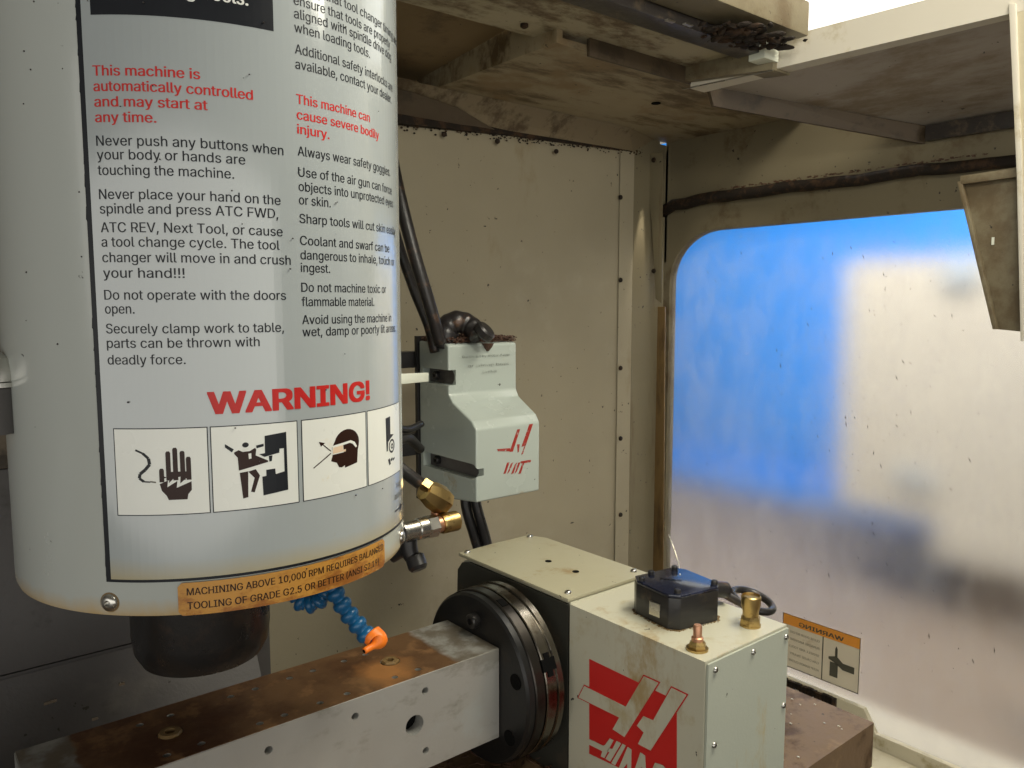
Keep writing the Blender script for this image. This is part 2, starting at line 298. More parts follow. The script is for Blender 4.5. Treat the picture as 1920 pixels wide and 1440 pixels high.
# blue machine and white machine out in the hall
t = thing('blue_partition', 'bright blue painted partition beyond the hazy window, left of the white machine', 'partition', (4.6, 3.2, -1.35))
prism('panel', [(4.9, 4.6, -1.33), (4.9, 0.6, -1.33), (4.9, 0.6, 1.25), (4.9, 4.6, 1.25)], (0.06, 0, 0), M['bluepaint'], t, 0.01)
box('base_rail', 4.86, 4.9, 0.6, 4.6, -1.35, -1.2, M['bluepaint'], t, 0.005)
t = thing('white_machine', 'big off-white machine cabinet standing beyond the hazy window', 'machine', (4.4, 1.4, -1.35))
box('cabinet', 3.5, 4.4, 0.3, 1.87, -0.93, 0.20, M['whitepaint'], t, 0.03)
box('base', 3.49, 4.3, 0.2, 1.42, -1.08, -0.93, M['whitepaint'], t, 0.02)
box('foot', 3.6, 4.2, 0.35, 1.35, -1.35, -1.08, M['halloor'], t, 0.02)
lathe('dial', [(0.07, 0), (0.07, 0.02), (0.05, 0.03)], (3.5, 1.37, 0.12), (-1, 0, 0), M['smudge'], t)
for y, z in ((1.55, -0.75), (1.47, -0.77), (0.98, -0.2)): box('latch', 3.47, 3.5, y - .03, y + .03, z - .03, z + .03, M['smudge'], t, 0.005)

# ---------------------------------------------------------------- ENCLOSURE: back wall, corner, roof
XW, YB, ZC = 1.5, 1.25, 0.382
t = thing('back_wall_panel', 'beige sheet metal back wall of the enclosure, brown with coolant stains', 'wall panel', (0.9, YB, -0.9))
prism('sheet', [(0.2, YB, -0.95), (1.372, YB, -0.95), (1.360, YB, 0.345), (0.2, YB, 0.325), ], (0, 0.012, 0), M['wall'], t)
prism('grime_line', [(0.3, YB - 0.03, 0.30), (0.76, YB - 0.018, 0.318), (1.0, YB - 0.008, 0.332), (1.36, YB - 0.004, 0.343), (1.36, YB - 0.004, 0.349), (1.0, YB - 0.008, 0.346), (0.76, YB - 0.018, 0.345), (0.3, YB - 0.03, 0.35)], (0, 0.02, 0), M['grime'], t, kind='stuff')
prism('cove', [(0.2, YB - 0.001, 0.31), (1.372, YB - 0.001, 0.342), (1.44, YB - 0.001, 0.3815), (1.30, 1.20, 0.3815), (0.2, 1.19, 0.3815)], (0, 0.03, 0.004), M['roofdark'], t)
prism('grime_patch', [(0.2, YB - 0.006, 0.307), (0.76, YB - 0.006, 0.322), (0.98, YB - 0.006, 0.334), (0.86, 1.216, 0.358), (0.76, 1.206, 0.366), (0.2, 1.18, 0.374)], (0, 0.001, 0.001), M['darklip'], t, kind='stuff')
prism('wall_top', [(-0.6, YB + 0.012, 0.33), (1.372, YB + 0.012, 0.33), (1.372, YB + 0.012, 0.46), (-0.6, YB + 0.012, 0.46)], (0, 0.01, 0), M['recess'], t)
for u, v in ((832, 252), (932, 265), (1042, 284)): q = ony(u, v, YB - 0.012); lathe('bolt', [(0.005, 0), (0.0045, 0.004), (0.002, 0.006)], q, (0, -1, 0), M['grime'], t, 12)
# corner post panel: set across the corner
A = ony(1180, 600, YB); B = onx(1248, 600, XW)
t = thing('corner_post', 'narrow olive beige corner post panel with a column of dark rivets', 'corner post', (1.4, 1.22, -0.9))
p0, p1 = Vector((1.372, YB - 0.004, 0)), Vector((1.492, 1.255, 0))
def cp(s, off, z):
    d = (p1 - p0); n = Vector((d.y, -d.x, 0)).normalized(); q = p0 + d * s + n * off; return Vector((q.x, q.y, z))
prism('sheet', [cp(0, 0, -0.95), cp(1, 0, -0.95), cp(1, 0, 0.374), cp(0.80, 0, 0.374), cp(0.78, 0, 0.381), cp(0, 0, 0.381)], (0.0, 0.01, 0), M['post'], t)
prism('seam_lip', [(1.325, YB - 0.003, -0.95), (1.371, YB - 0.003, -0.95), (1.371, YB - 0.003, 0.343), (1.325, YB - 0.003, 0.342)], (0, -0.0012, 0), M['wall'], t)
for v in (370, 525, 690, 822, 965): q = ony(1163, v, YB - 0.007); lathe('rivet', [(0.0055, 0), (0.005, 0.003), (0.002, 0.005)], q, (0, -1, 0), M['grime'], t, 12)
prism('flange', [onx(1206, 290, 1.43), onx(1243, 285, 1.43), onx(1241, 570, 1.43), onx(1229, 560, 1.43), onx(1222, 420, 1.43)], (0.006, 0.004, 0), M['post'], t, 0.001)
for v in (300, 508): q = onx(1226, v, 1.428); lathe('screw', [(0.006, 0), (0.005, 0.003), (0.002, 0.004)], q, (-1, 0, 0), M['grime'], t, 12)
prism('rusty_edge', [onx(1222, 575, 1.47), onx(1247, 575, 1.47), onx(1243, 1120, 1.47), onx(1218, 1120, 1.47)], (0.008, 0.004, 0), M['rustpost'], t, 0.002)

# roof tray, recess and beam
t = thing('roof_panel', 'brown stained tray-shaped roof panel over the back corner, with one small hole', 'roof panel', (1.2, 1.1, ZC))
bm = bmesh.new(); bprism(bm, [(0.815, 0.892, ZC), (1.50, 0.892, ZC), (1.50, 1.262, ZC), (0.815, 1.262, ZC)], (0, 0, 0.01))
bprism(bm, [(0.803, 0.885, ZC - 0.002), (0.815, 0.885, ZC - 0.002), (0.815, 1.262, ZC - 0.002), (0.803, 1.262, ZC - 0.002)], (0, 0, 0.05))
from_bm('tray', bm, M['roof'], t)
q = onz(1230, 193, ZC); lathe('hole', [(0.009, 0), (0.009, 0.002)], q + Vector((0, 0, -0.0016)), (0, 0, 1), M['hole'], t, 20)
t = thing('roof_recess', 'dark brown recessed roof sheet between the spindle head and the roof panel', 'roof sheet', (0.5, 1.0, 0.43))
prism('sheet', [(0.0, 0.93, 0.432), (0.80, 0.93, 0.432), (0.80, 1.262, 0.405), (0.0, 1.262, 0.405)], (0, 0, 0.01), M['recess'], t)
q = onz(833, 150, 0.40); lathe('knob', [(0.012, 0), (0.014, 0.01), (0.012, 0.022), (0.005, 0.026)], q + Vector((0, 0, 0.022)), (0, 0, -1), M['black'], t, 20)
q = onz(1050, 92, 0.40); box('bracket', q.x - 0.02, q.x + 0.016, q.y - 0.012, q.y + 0.012, q.z - 0.002, q.z + 0.03, M['black'], t, 0.003)
t = thing('front_roof_beam', 'grimy cream roof beam running across the top, dark greasy rail along its front', 'beam', (0.9, 0.85, 0.4))
bm = bmesh.new(); bprism(bm, [(0.3, 0.778, 0.40), (1.10, 0.778, 0.40), (1.15, 0.885, 0.40), (1.15, 0.93, 0.40), (0.3, 0.945, 0.40)], (0, 0, 0.06)); bevel(bm, 0.004)
from_bm('beam', bm, M['beam'], t, True, sharp=35)
prism('lip', [(0.87, 0.884, 0.374), (1.14, 0.884, 0.374), (1.14, 0.8905, 0.374), (0.87, 0.8905, 0.374)], (0, 0, 0.027), M['darklip'], t, 0.001)
prism('rail', [(0.3, 0.735, 0.385), (1.09, 0.735, 0.385), (1.09, 0.776, 0.385), (0.3, 0.776, 0.385)], (0, 0, 0.05), M['rail'], t, 0.003)
prism('front_strip', [(0.3, 0.672, 0.40), (1.12, 0.672, 0.40), (1.12, 0.733, 0.40), (0.3, 0.733, 0.40)], (0, 0, 0.05), M['header'], t, 0.003)
for u, v in ((983, 45), (1016, 70), (1163, 108)): q = onz(u, v, 0.40); lathe('bolt', [(0.006, 0), (0.006, 0.004), (0.003, 0.006)], q, (0, 0, -1), M['grime'], t, 10)
for u, v in ((1256, 38), (1290, 45)): q = onz(u, v, 0.385); box('tag', q.x - 0.008, q.x + 0.008, q.y - 0.003, q.y + 0.003, 0.383, 0.3848, M['steel'], t)

bm = bmesh.new()
for i in range(420):
    x_ = random.uniform(0.72, 1.40); zz = 0.318 + (x_ - 0.76) * 0.042 + abs(random.gauss(0, 0.006)) * random.choice((1, 1, -.7)); s_ = random.uniform(.0006, .0022); mm = Matrix.Translation((x_, YB - 0.004, zz)) @ Matrix.Diagonal((s_ * 1.5, s_ * .6, s_, 1)); bmesh.ops.create_icosphere(bm, subdivisions=1, radius=1, matrix=mm)
from_bm('crusted_grime', bm, M['grime'], t, kind='stuff')
# side rail of the door opening with the sloping grey roof panel
t = thing('side_roof_panel', 'grey-brown sloping roof panel above the window with a cream outer rail', 'roof panel', (1.3, 0.7, 0.35))
P1, P2, P3, P4 = Vector((1.186, 0.885, 0.378)), onx(1745, 235, XW), onx(1925, 235, XW), onz(1888, 22, ZC)
P4 = Vector((1.19, 0.412, 0.380)); P3 = Vector((1.5, 0.40, 0.318)); P2 = Vector((1.5, 0.655, 0.318))
nrm = (P2 - P1).cross(P4 - P1).normalized(); 
if nrm.z < 0: nrm = -nrm
prism('sheet', [P1, P2, P3, P4], nrm * 0.008, M['greypanel'], t)
prism('shadow_gap_lip', [P1 + Vector((-0.02, 0.006, 0.01)), P2 + Vector((0, 0.006, 0.04)), P2 + Vector((0, 0.006, -0.03)), P1 + Vector((0, 0.006, -0.028))], (0, 0.006, 0), M['darklip'], t)  # dark brown stands in for the shadow gap behind the sloping panel
prism('bottom_lip', [(1.495, 0.655, 0.29), (1.495, 0.40, 0.29), (1.495, 0.40, 0.317), (1.495, 0.655, 0.317)], (-0.012, 0, 0), M['rail'], t, 0.001)
bm = bmesh.new(); bprism(bm, [(1.112, 0.885, 0.366), (1.15, 0.885, 0.366), (1.188, 0.40, 0.372), (1.165, 0.40, 0.372)], (0, 0, 0.045))
from_bm('rail', bm, M['cream'], t)
prism('shaded_rail_web', [(1.096, 0.889, 0.3765), (1.152, 0.889, 0.3765), (1.166, 0.73, 0.364), (1.118, 0.73, 0.364)], (0, 0, 0.039), M['header'], t, 0.001)  # olive piece: shadow on the web of the cream rail put into colour
prism('steel_strip', [(1.0945, 0.889, 0.3625), (1.0975, 0.889, 0.3625), (1.1195, 0.73, 0.3625), (1.1165, 0.73, 0.3625)], (0, 0, 0.0015), M['steel'], t)
q = onz(1432, 100, 0.39); box('roller_block', q.x - 0.022, q.x + 0.016, q.y - 0.016, q.y + 0.012, 0.376, 0.42, M['whitetag'], t, 0.003)
q = onz(1395, 105, 0.38); lathe('roller', [(0.012, 0), (0.014, 0.004), (0.014, 0.016), (0.008, 0.02)], q + Vector((-0.01, 0, 0.02)), (0, -1, 0), M['black'], t, 20)
bm = bmesh.new()
for i in range(130):
    u_ = random.gauss(1395, 38); v_ = 70 + (u_ - 1410) * 0.12 + random.gauss(0, 10); p = onz(u_, v_, 0.384 + random.random() * 0.006); s_ = random.uniform(.003, .009)
    mm = Matrix.Translation(p) @ Matrix.Rotation(random.uniform(0, 3), 4, 'Z') @ Matrix.Diagonal((s_ * random.uniform(1, 2.4), s_ * random.uniform(.5, 1.0), s_ * .5, 1)); bmesh.ops.create_icosphere(bm, subdivisions=2, radius=1, matrix=mm)
for v in bm.verts: v.co += Vector([random.uniform(-.0007, .0007) for _ in range(3)])
from_bm('grease', bm, M['grime'], t, kind='stuff')

# side wall with the big rounded window
t = thing('side_wall', 'dark olive side wall framing the large round-cornered window', 'wall', (XW, 0.8, -0.9))
def rrect(y0, y1, z0, z1, r, n=10, rz=None):
    rz = rz or r; pts = []
    for cy_, cz_, a0 in ((y1 - r, z1 - rz, 0), (y0 + r, z1 - rz, 90), (y0 + r, z0 + rz, 180), (y1 - r, z0 + rz, 270)):
        for k in range(n + 1):
            a = R(a0 + 90 * k / n); pts.append((cy_ + r * math.cos(a), cz_ + rz * math.sin(a)))
    return pts
hole = rrect(0.30, 1.243, -0.86, 0.168, 0.13, 12, 0.115)
outer = []
for (y, z) in hole:   # project each point of the opening out to the rectangle of the wall
    Y0, Y1, Z0, Z1 = 0.10, 1.262, -0.98, 0.382; cy_, cz_ = 0.77, -0.35
    dy, dz = y - cy_, z - cz_; k = min(((Y1 - cy_) / dy if dy > 0 else (Y0 - cy_) / dy) if abs(dy) > 1e-6 else 99, ((Z1 - cz_) / dz if dz > 0 else (Z0 - cz_) / dz) if abs(dz) > 1e-6 else 99)
    outer.append((cy_ + dy * k, cz_ + dz * k))
bm = bmesh.new(); n = len(hole)
ha = [bm.verts.new((XW, y, z)) for y, z in hole]; hb = [bm.verts.new((XW + 0.025, y, z)) for y, z in hole]; oa = [bm.verts.new((XW, y, z)) for y, z in outer]
for i in range(n):
    j = (i + 1) % n; bm.faces.new((ha[i], ha[j], oa[j], oa[i])); bm.faces.new((ha[i], hb[i], hb[j], ha[j]))
from_bm('sheet', bm, M['header'], t)
prism('corner_fill_top', [(XW, 1.262, 0.382), (XW, 1.262, 0.1), (XW, 1.255, 0.1), (XW, 1.255, 0.382)], (0.02, 0, 0), M['header'], t)
prism('corner_fill', [(XW + 0.001, 0.10, 0.382), (XW + 0.001, 0.10, 0.30), (XW + 0.001, 1.262, 0.30), (XW + 0.001, 1.262, 0.382)], (0.01, 0, 0), M['header'], t)
# wavy black rubber seal above the window
pts = [Vector((1.486, 1.262 - i * 0.9 / 24, 0.238 + 0.0015 * math.sin(i * 0.9) + random.uniform(-.002, .002) - (0.022 if i < 1 else 0.008 if i < 3 else 0))) for i in range(25)]
bm = bmesh.new(); btube(bm, pts, lambda s: 0.0135 - 0.004 * s, 10); from_bm('seal', bm, M['grime'], t, True)
bm = bmesh.new()
for i in range(150):
    y = random.uniform(0.55, 1.1); p = Vector((1.480, y, 0.251 + random.random() * .004)); s = random.uniform(.0005, .0014); bbox(bm, p.x - s, p.x + s, p.y - s * 2, p.y + s * 2, p.z - s, p.z + s * .6)
from_bm('chips', bm, M['chip'], t, kind='stuff')
t = thing('window_pane', 'hazy flecked polycarbonate window pane in the side wall', 'window', (XW + 0.01, 0.8, -0.86))
prism('pane', [(XW + 0.008, y, z) for y, z in rrect(0.285, 1.258, -0.875, 0.183, 0.13, 12)], (0.004, 0, 0), M['pane'], t)
bm = bmesh.new()
for i in range(420):
    y = random.triangular(0.42, 1.2, 0.7); z = random.uniform(-0.75, 0.13); s = random.choice((.0005, .0006, .0008, .0010, .0015)); a = random.uniform(0.2, 1.4); l = s * random.choice((1, 1.3, 3, 4.5))
    d1 = Vector((0, math.cos(a) * .5, math.sin(a))) * l; d2 = Vector((0, -math.sin(a), math.cos(a) * .5)) * s * .6; p = Vector((XW + 0.0075, y, z))
    bprism(bm, [p + d1, p + d2, p - d1, p - d2], (-0.0004, 0, 0))
from_bm('fleck', bm, M['rail'], t, kind='stuff')
# cream sill with its dirt
t = thing('window_sill', 'cream sheet metal sill below the window, black with dirt at its left end', 'window sill', (1.45, 0.7, -0.84))
prism('ledge', [(1.494, 1.24, -0.800), (1.494, 0.716, -0.800), (1.494, 0.690, -0.842), (1.494, 0.25, -0.842), (1.494, 0.25, -1.0), (1.494, 1.24, -1.0)], (-0.012, 0, 0), M['sill'], t, 0.002)
prism('tray', [(1.48, 1.24, -0.86), (1.48, 0.25, -0.875), (1.30, 0.25, -0.93), (1.30, 1.24, -0.93)], (0, 0, -0.01), M['sill'], t, 0.002)
bm = bmesh.new(); y = 1.2
while y > 0.78:
    h = 0.016 + random.uniform(-.006, .006) * 1.2; bbox(bm, 1.474, 1.482, y - .012, y, -0.803 - h * (1 + (y - .78)), -0.801 + random.uniform(-.003, .003)); y -= 0.0085
from_bm('dirt', bm, M['grime'], t, kind='stuff')
t = thing('added_outer_ledge', 'pale ledge added outside the window for a bright lower band, blurred by the hazy pane', 'ledge', (1.75, 0.6, -0.9))  # added to give the bright gradient along the bottom of the pane
box('top', 1.53, 1.85, -0.3, 1.5, -1.01, -0.98, M['ledge'], t, 0.005)
# sticker on the pane: print is mirrored because it faces out
t = thing('window_sticker', 'small warning sticker on the window pane, orange band with mirrored lettering', 'sticker', (XW, 0.82, -0.79))
SX = XW + 0.0035
def sp(a, b): return Vector((SX, 0.912 - a * 0.174, -0.668 - b * 0.118))   # a, b run 0..1 over the sticker
def sq(name, a0, a1, b0, b1, m, d, par): return prism(name, [sp(a0, b0) - Vector((d, 0, 0)), sp(a1, b0) - Vector((d, 0, 0)), sp(a1, b1) - Vector((d, 0, 0)), sp(a0, b1) - Vector((d, 0, 0))], (0.0003, 0, 0), m, par)
film = sq('film', 0, 1, 0, 1, M['stick'], 0.0004, t)
sq('orange_band', 0, 1, 0, 0.2, M['stick_o'], 0.0008, t); sq('divider', 0.535, 0.548, 0.2, 1, M['stick_k'], 0.0008, t)
for k, (a0, a1, b0, b1) in enumerate(((0, 1, 0, .012), (0, 1, .985, 1), (0, .008, 0, 1), (.992, 1, 0, 1))): sq('border', a0, a1, b0, b1, M['stick_k'], 0.0011, t)
def spoly(name, pts, m, par): return prism(name, [sp(*p) - Vector((0.0011, 0, 0)) for p in pts], (0.0003, 0, 0), m, par)
spoly('pictogram', [(.64, .98 - .12), (.64, .6), (.74, .6), (.74, .86)], M['stick_k'], t)
spoly('pictogram', [(.62, .52), (.72, .47), (.80, .56), (.94, .56), (.94, .68), (.80, .68), (.70, .60), (.62, .56)], M['stick_k'], t)
spoly('pictogram', [(.70, .48), (.70, .34), (.715, .29), (.73, .34), (.73, .48)], M['stick_k'], t)

# ---------------------------------------------------------------- text meshes
FONT = None
try:   # the sans face that ships inside Blender itself; its built-in face is used when that is missing
    import os
    FONT = bpy.data.fonts.load(os.path.join(bpy.utils.system_resource('DATAFILES', path='fonts'), 'Inter.woff2'))
except Exception: FONT = None
def text_bm(s, bold=0.0, size=1.0, space=1.0):
    base, x0, x1 = text_plain(s)
    if bold < 0.006: return base, x0, x1
    tmp = bpy.data.meshes.new('tmp'); base.to_mesh(tmp); base.free(); out_ = bmesh.new(); k = 0
    steps = [(-1, 0), (0, 0), (1, 0)] if bold < 0.03 else [(i, j) for i in (-1, -.5, 0, .5, 1) for j in (-.6, 0, .6)]
    for dx, dy in steps:
        n0 = len(out_.verts); out_.from_mesh(tmp); out_.verts.ensure_lookup_table()
        for v in out_.verts[n0:]: v.co.x += dx * bold; v.co.y += dy * bold; v.co.z = k * 1.0
        k += 1
    bpy.data.meshes.remove(tmp); return out_, x0 - bold, x1 + bold
def text_plain(s):
    """flat glyph faces filled by winding number, so that overlapping outlines stay solid"""
    cu = bpy.data.curves.new('t', 'FONT'); cu.body = s; cu.font = FONT or cu.font
    o = bpy.data.objects.new('t', cu); C.objects.link(o); dg = bpy.context.evaluated_depsgraph_get(); dg.update()
    polys = []
    for sp_ in o.to_curve(dg).splines:
        bp, pts = sp_.bezier_points, []
        for i in range(len(bp)):
            a, b = bp[i], bp[(i + 1) % len(bp)]; straight = (a.handle_right - a.co).cross(b.co - a.co).length < 1e-7 and (b.handle_left - b.co).cross(b.co - a.co).length < 1e-7
            pts += [(a.co.x, a.co.y)] if straight else [(p.x, p.y) for p in interpolate_bezier(a.co, a.handle_right, b.handle_left, b.co, 4)[:-1]]
        if len(pts) > 2: polys.append(pts)
    o.to_curve_clear(); bpy.data.objects.remove(o); bpy.data.curves.remove(cu)
    polys.sort(key=lambda p: min(q[0] for q in p)); groups = []; right = -9
    for p in polys:
        if min(q[0] for q in p) < right: groups[-1].append(p)
        else: groups.append([p])
        right = max(right, max(q[0] for q in p))
    bm = bmesh.new()
    for g in groups:
        vs, es = [], []
        for p in g:
            n0 = len(vs); vs += [Vector(q) for q in p]; es += [(n0 + i, n0 + (i + 1) % len(p)) for i in range(len(p))]
        A_ = np.array([vs[i] for i, j in es]); B_ = np.array([vs[j] for i, j in es])
        V, _, Fc, *_r = delaunay_2d_cdt(vs, es, [], 0, 1e-5)
        bv = [bm.verts.new((q.x, q.y, 0)) for q in V]
        for f in Fc:
            c = sum((V[i] for i in f), Vector((0, 0))) / len(f)
            up = (A_[:, 1] <= c.y) & (B_[:, 1] > c.y); dn = (A_[:, 1] > c.y) & (B_[:, 1] <= c.y)
            cr = (B_[:, 0] - A_[:, 0]) * (c.y - A_[:, 1]) - (c.x - A_[:, 0]) * (B_[:, 1] - A_[:, 1])
            if int((up & (cr > 0)).sum()) - int((dn & (cr < 0)).sum()) != 0: bm.faces.new([bv[i] for i in f])
    bmesh.ops.delete(bm, geom=[v for v in bm.verts if not v.link_faces], context='VERTS')
    xs = [v.co.x for v in bm.verts]; return bm, min(xs), max(xs)
tb, x0, x1 = text_bm('WARNING', 0.02)
for v in tb.verts:
    a = 0.80 - (v.co.x - x0) / (x1 - x0) * 0.58; b = 0.165 - v.co.y / 0.73 * 0.11; v.co = sp(a, b) - Vector((0.0012 + v.co.z * 0.00003, 0, 0))
from_bm('lettering', tb, M['stick_k'], t)
for i, (s, a) in enumerate((('CLOSE DOOR BEFORE', .06), ('RUNNING MACHINE', .08), ('SPINDLE AND TOOLS', .05), ('CAN CAUSE INJURY', .10), ('KEEP HANDS CLEAR', .08))):
    tb, x0, x1 = text_bm(s, 0.02)
    for v in tb.verts:
        aa = 0.50 - (v.co.x - x0) / (x1 - x0) * (0.42 - a * .3); b = 0.335 + i * 0.135 - v.co.y / 0.73 * 0.06; v.co = sp(aa, b) - Vector((0.0008 + v.co.z * 0.00003, 0, 0))
    from_bm('lettering', tb, M['stick_t'], t)

# hanging dark panel and the cream door edge at far right
t = thing('door_end_panel', 'dark olive hanging panel in front of the window at the right edge', 'panel', (1.18, 0.43, 0))
PL = [onx(1800, 342, 1.18), onx(1866, 617, 1.18), onx(1935, 624, 1.18), onx(1920, 330, 1.18)]
prism('sheet', PL, (0.012, 0, 0), M['header'], t, 0.001)
e = [PL[0], PL[1], PL[1] + Vector((0, -0.006, 0)), PL[0] + Vector((0, -0.006, 0))]
prism('folded_edge', e, (-0.010, 0, 0), M['header'], t, 0.001)
prism('top_edge', [onx(1800, 330, 1.17), onx(1920, 312, 1.17), onx(1920, 330, 1.17), onx(1800, 346, 1.17)], (0.01, 0, 0), M['header'], t, 0.001)
q = onx(1862, 452, 1.178); box('paint_chip', q.x - 0.001, q.x, q.y - .0016, q.y + .0016, q.z - .005, q.z + .005, M['whitetag'], t)
t = thing('door_frame_edge', 'bright cream upright edge of the door frame along the right border', 'door frame', (1.16, 0.4, 0))
prism('edge', [onx(1891, 6, 1.16), onx(1904, 6, 1.16), onx(1916, 330, 1.16), onx(1920, 640, 1.16), onx(1913, 640, 1.16), onx(1906, 330, 1.16)], (0.01, 0, 0), M['cream'], t, 0.001)
prism('outer_sheet', [onx(1904, 0, 1.165), onx(1960, -20, 1.165), onx(1975, 640, 1.165), onx(1920, 640, 1.165), onx(1916, 330, 1.165)], (0.01, 0, 0), M['sill'], t, 0.001)

# ---------------------------------------------------------------- column, way cover, table, sump
t = thing('machine_column', 'dark grey painted column behind the spindle', 'machine column', (0.0, 1.0, -0.9))
box('body', -1.2, 0.366, 0.95, 1.24, -0.387, -0.17, M['col'], t, 0.004)
box('foot', -1.2, 0.3645, 0.951, 1.24, -0.95, -0.389, M['col'], t, 0.004)
box('side_cover', 0.346, 0.3635, 0.93, 0.949, -0.9, -0.30, M['col'], t, 0.003)
box('upper_casting', -1.2, 0.13, 0.951, 1.24, -0.169, 0.45, M['leftwall'], t, 0.01)
t = thing('way_cover', 'dark sloping sheet metal way cover below the column', 'way cover', (0.0, 0.9, -0.6))
prism('sheet', [(-1.2, 0.949, -0.392), (0.3455, 0.949, -0.392), (0.3455, 0.86, -0.56), (-1.2, 0.86, -0.56)], (0, 0.004, -0.004), M['col'], t)
prism('sheet', [(-1.2, 0.866, -0.555), (0.345, 0.866, -0.555), (0.345, 0.80, -0.60), (-1.2, 0.80, -0.60)], (0, 0.004, -0.004), M['floorpan'], t)
for u, v in ((228, 1282), (88, 1318), (100, 1314), (178, 1347)): q = ony(u, v, 0.90); box('chip', q.x - .003, q.x + .003, q.y - .001, q.y + .001, q.z - .0015, q.z + .0015, M['steel'], t)
t = thing('machine_table', 'rust brown machine table end behind the rotary unit', 'machine table', (0.4, 0.7, -0.6))
box('top_plate', -1.2, 0.976, 0.457, 0.80, -0.60, -0.54, M['table'], t, 0.002)
box('under_plate', -1.2, 0.965, 0.47, 0.79, -0.70, -0.602, M['table'], t, 0.002)
box('sump', -1.4, 1.48, -0.3, 1.25, -0.97, -0.952, M['floorpan'], kind='structure')
bm = bmesh.new()
for i in range(900):
    x = random.uniform(0.35, 0.60); y = random.uniform(0.5, 0.8); s = random.uniform(.0015, .0045); z = -0.5395 + random.random() ** 2 * 0.02
    d = Vector((random.uniform(-1, 1), random.uniform(-1, 1), random.uniform(-.3, .6))).normalized() * s * 2; e_ = Vector((-d.y, d.x, 0.001)).normalized() * s * .4
    p = Vector((x, y, z)); bprism(bm, [p - d, p - e_, p + d, p + e_], (0, 0, s * .3))
o = from_bm('metal_chips', bm, M['chip'], None, kind='stuff'); o['label'] = 'dark brown metal chips lying under the fixture bar'; o['category'] = 'metal chips'
bm = bmesh.new()
for i in range(60):
    x = random.uniform(0.72, 0.96); y = random.uniform(0.47, 0.7); s = random.uniform(.0005, .0013); p = Vector((x, y, -0.5395)); bbox(bm, p.x - s, p.x + s, p.y - s * 1.6, p.y + s * 1.6, p.z, p.z + s)
o = from_bm('metal_swarf', bm, M['shav'], None, kind='stuff'); o['label'] = 'tiny bright swarf scattered on the rusty table end'; o['category'] = 'swarf'

# ---------------------------------------------------------------- FIXTURE BAR
BX0, BX1, BY0, BY1, BZ0, BZ1 = 0.07, 0.509, 0.648, 0.748, -0.4755, -0.373
def bool_cut(bm_base, bm_cut):
    a = bpy.data.meshes.new('a'); bm_base.to_mesh(a); b = bpy.data.meshes.new('b'); bm_cut.to_mesh(b)
    oa_, ob_ = bpy.data.objects.new('a', a), bpy.data.objects.new('b', b); C.objects.link(oa_); C.objects.link(ob_)
    md = oa_.modifiers.new('b', 'BOOLEAN'); md.operation = 'DIFFERENCE'; md.object = ob_; md.solver = 'EXACT'
    dg = bpy.context.evaluated_depsgraph_get(); dg.update(); me = bpy.data.meshes.new_from_object(oa_.evaluated_get(dg))
    bpy.data.objects.remove(oa_); bpy.data.objects.remove(ob_); return me
bm = bmesh.new(); bbox(bm, BX0, BX1, BY0, BY1, BZ0, BZ1)
bmesh.ops.recalc_face_normals(bm, faces=bm.faces); bmesh.ops.bevel(bm, geom=bm.edges[:], offset=0.0009, segments=2, affect='EDGES')
cut = bmesh.new()
row_b = [0.163, 0.189, 0.244, 0.268, 0.303, 0.328, 0.363, 0.388]; row_f = [0.168, 0.196, 0.247, 0.270, 0.305, 0.333, 0.386, 0.413]
for xs, y in ((row_b, 0.7265), (row_f, 0.6615)):
    for x in xs: blathe(cut, [(0.0034, -0.012), (0.0034, 0.002)], (x, y, BZ1), (0, 0, 1), 14)
for x, z, r in ((0.413, -0.391, .0038), (0.334, -0.391, .0038), (0.413, -0.455, .0038), (0.249, -0.393, .0038), (0.334, -0.456, .0038), (0.4, -0.423, .0105), (0.18, -0.423, .0105)):
    blathe(cut, [(r, -0.016), (r, 0.002)], (x, BY0, z), (0, -1, 0), 22)
for x in (0.18, 0.40): blathe(cut, [(0.0105, -0.004), (0.0105, 0.002)], (x, 0.695, BZ1), (0, 0, 1), 22)
bmesh.ops.recalc_face_normals(cut, faces=cut.faces)
t = thing('fixture_bar', 'long square aluminium fixture bar with drilled holes and a rust-orange top', 'fixture bar', (0.3, 0.695, -0.476))
link('body', bool_cut(bm, cut), M['bar'], t)
for x in (0.18, 0.40):
    bo = lathe('bolt', [(0.0098, -0.002), (0.0098, 0.0025), (0.0085, 0.004), (0.0045, 0.004), (0.0042, 0.0)], (x, 0.695, BZ1 - 0.002), (0, 0, 1), M['rustpost'], t, 6 if x > .3 else 20, True, 30)
lathe('bore', [(0.0112, 0), (0.0112, 0.001)], (0.4, BY0 + 0.0155, -0.423), (0, -1, 0), M['hole'], t, 20)
t = thing('end_stop', 'dark worn block at the left end of the fixture bar', 'block', (0.03, 0.7, -0.54))
box('block', -0.06, 0.068, 0.652, 0.76, -0.535, -0.40, M['blackface'], t, 0.003)

# ---------------------------------------------------------------- ROTARY UNIT
XH = 0.577
t = thing('rotary_unit', 'cream rotary indexer with a black faceplate and a red and cream logo', 'rotary indexer', (0.64, 0.6, -0.54))
# cast housing, rounded at the far side
yc, zc_ = 0.715, -0.428
prof = [(0.611, -0.538), (0.611, -0.329)]
prof += [(0.80, -0.329), (0.815, -0.333), (0.825, -0.345), (0.828, -0.40), (0.828, -0.538)]
prism('housing', [(XH + 0.004, y, z) for y, z in prof], (0.128, 0, 0), M['casting'], t, 0.003)
prism('face_plate', [(XH, y + (0.001 if y < .7 else -0.002), z - (0.0015 if z > -.5 else -0.001)) for y, z in prof], (0.0035, 0, 0), M['blackface'], t)
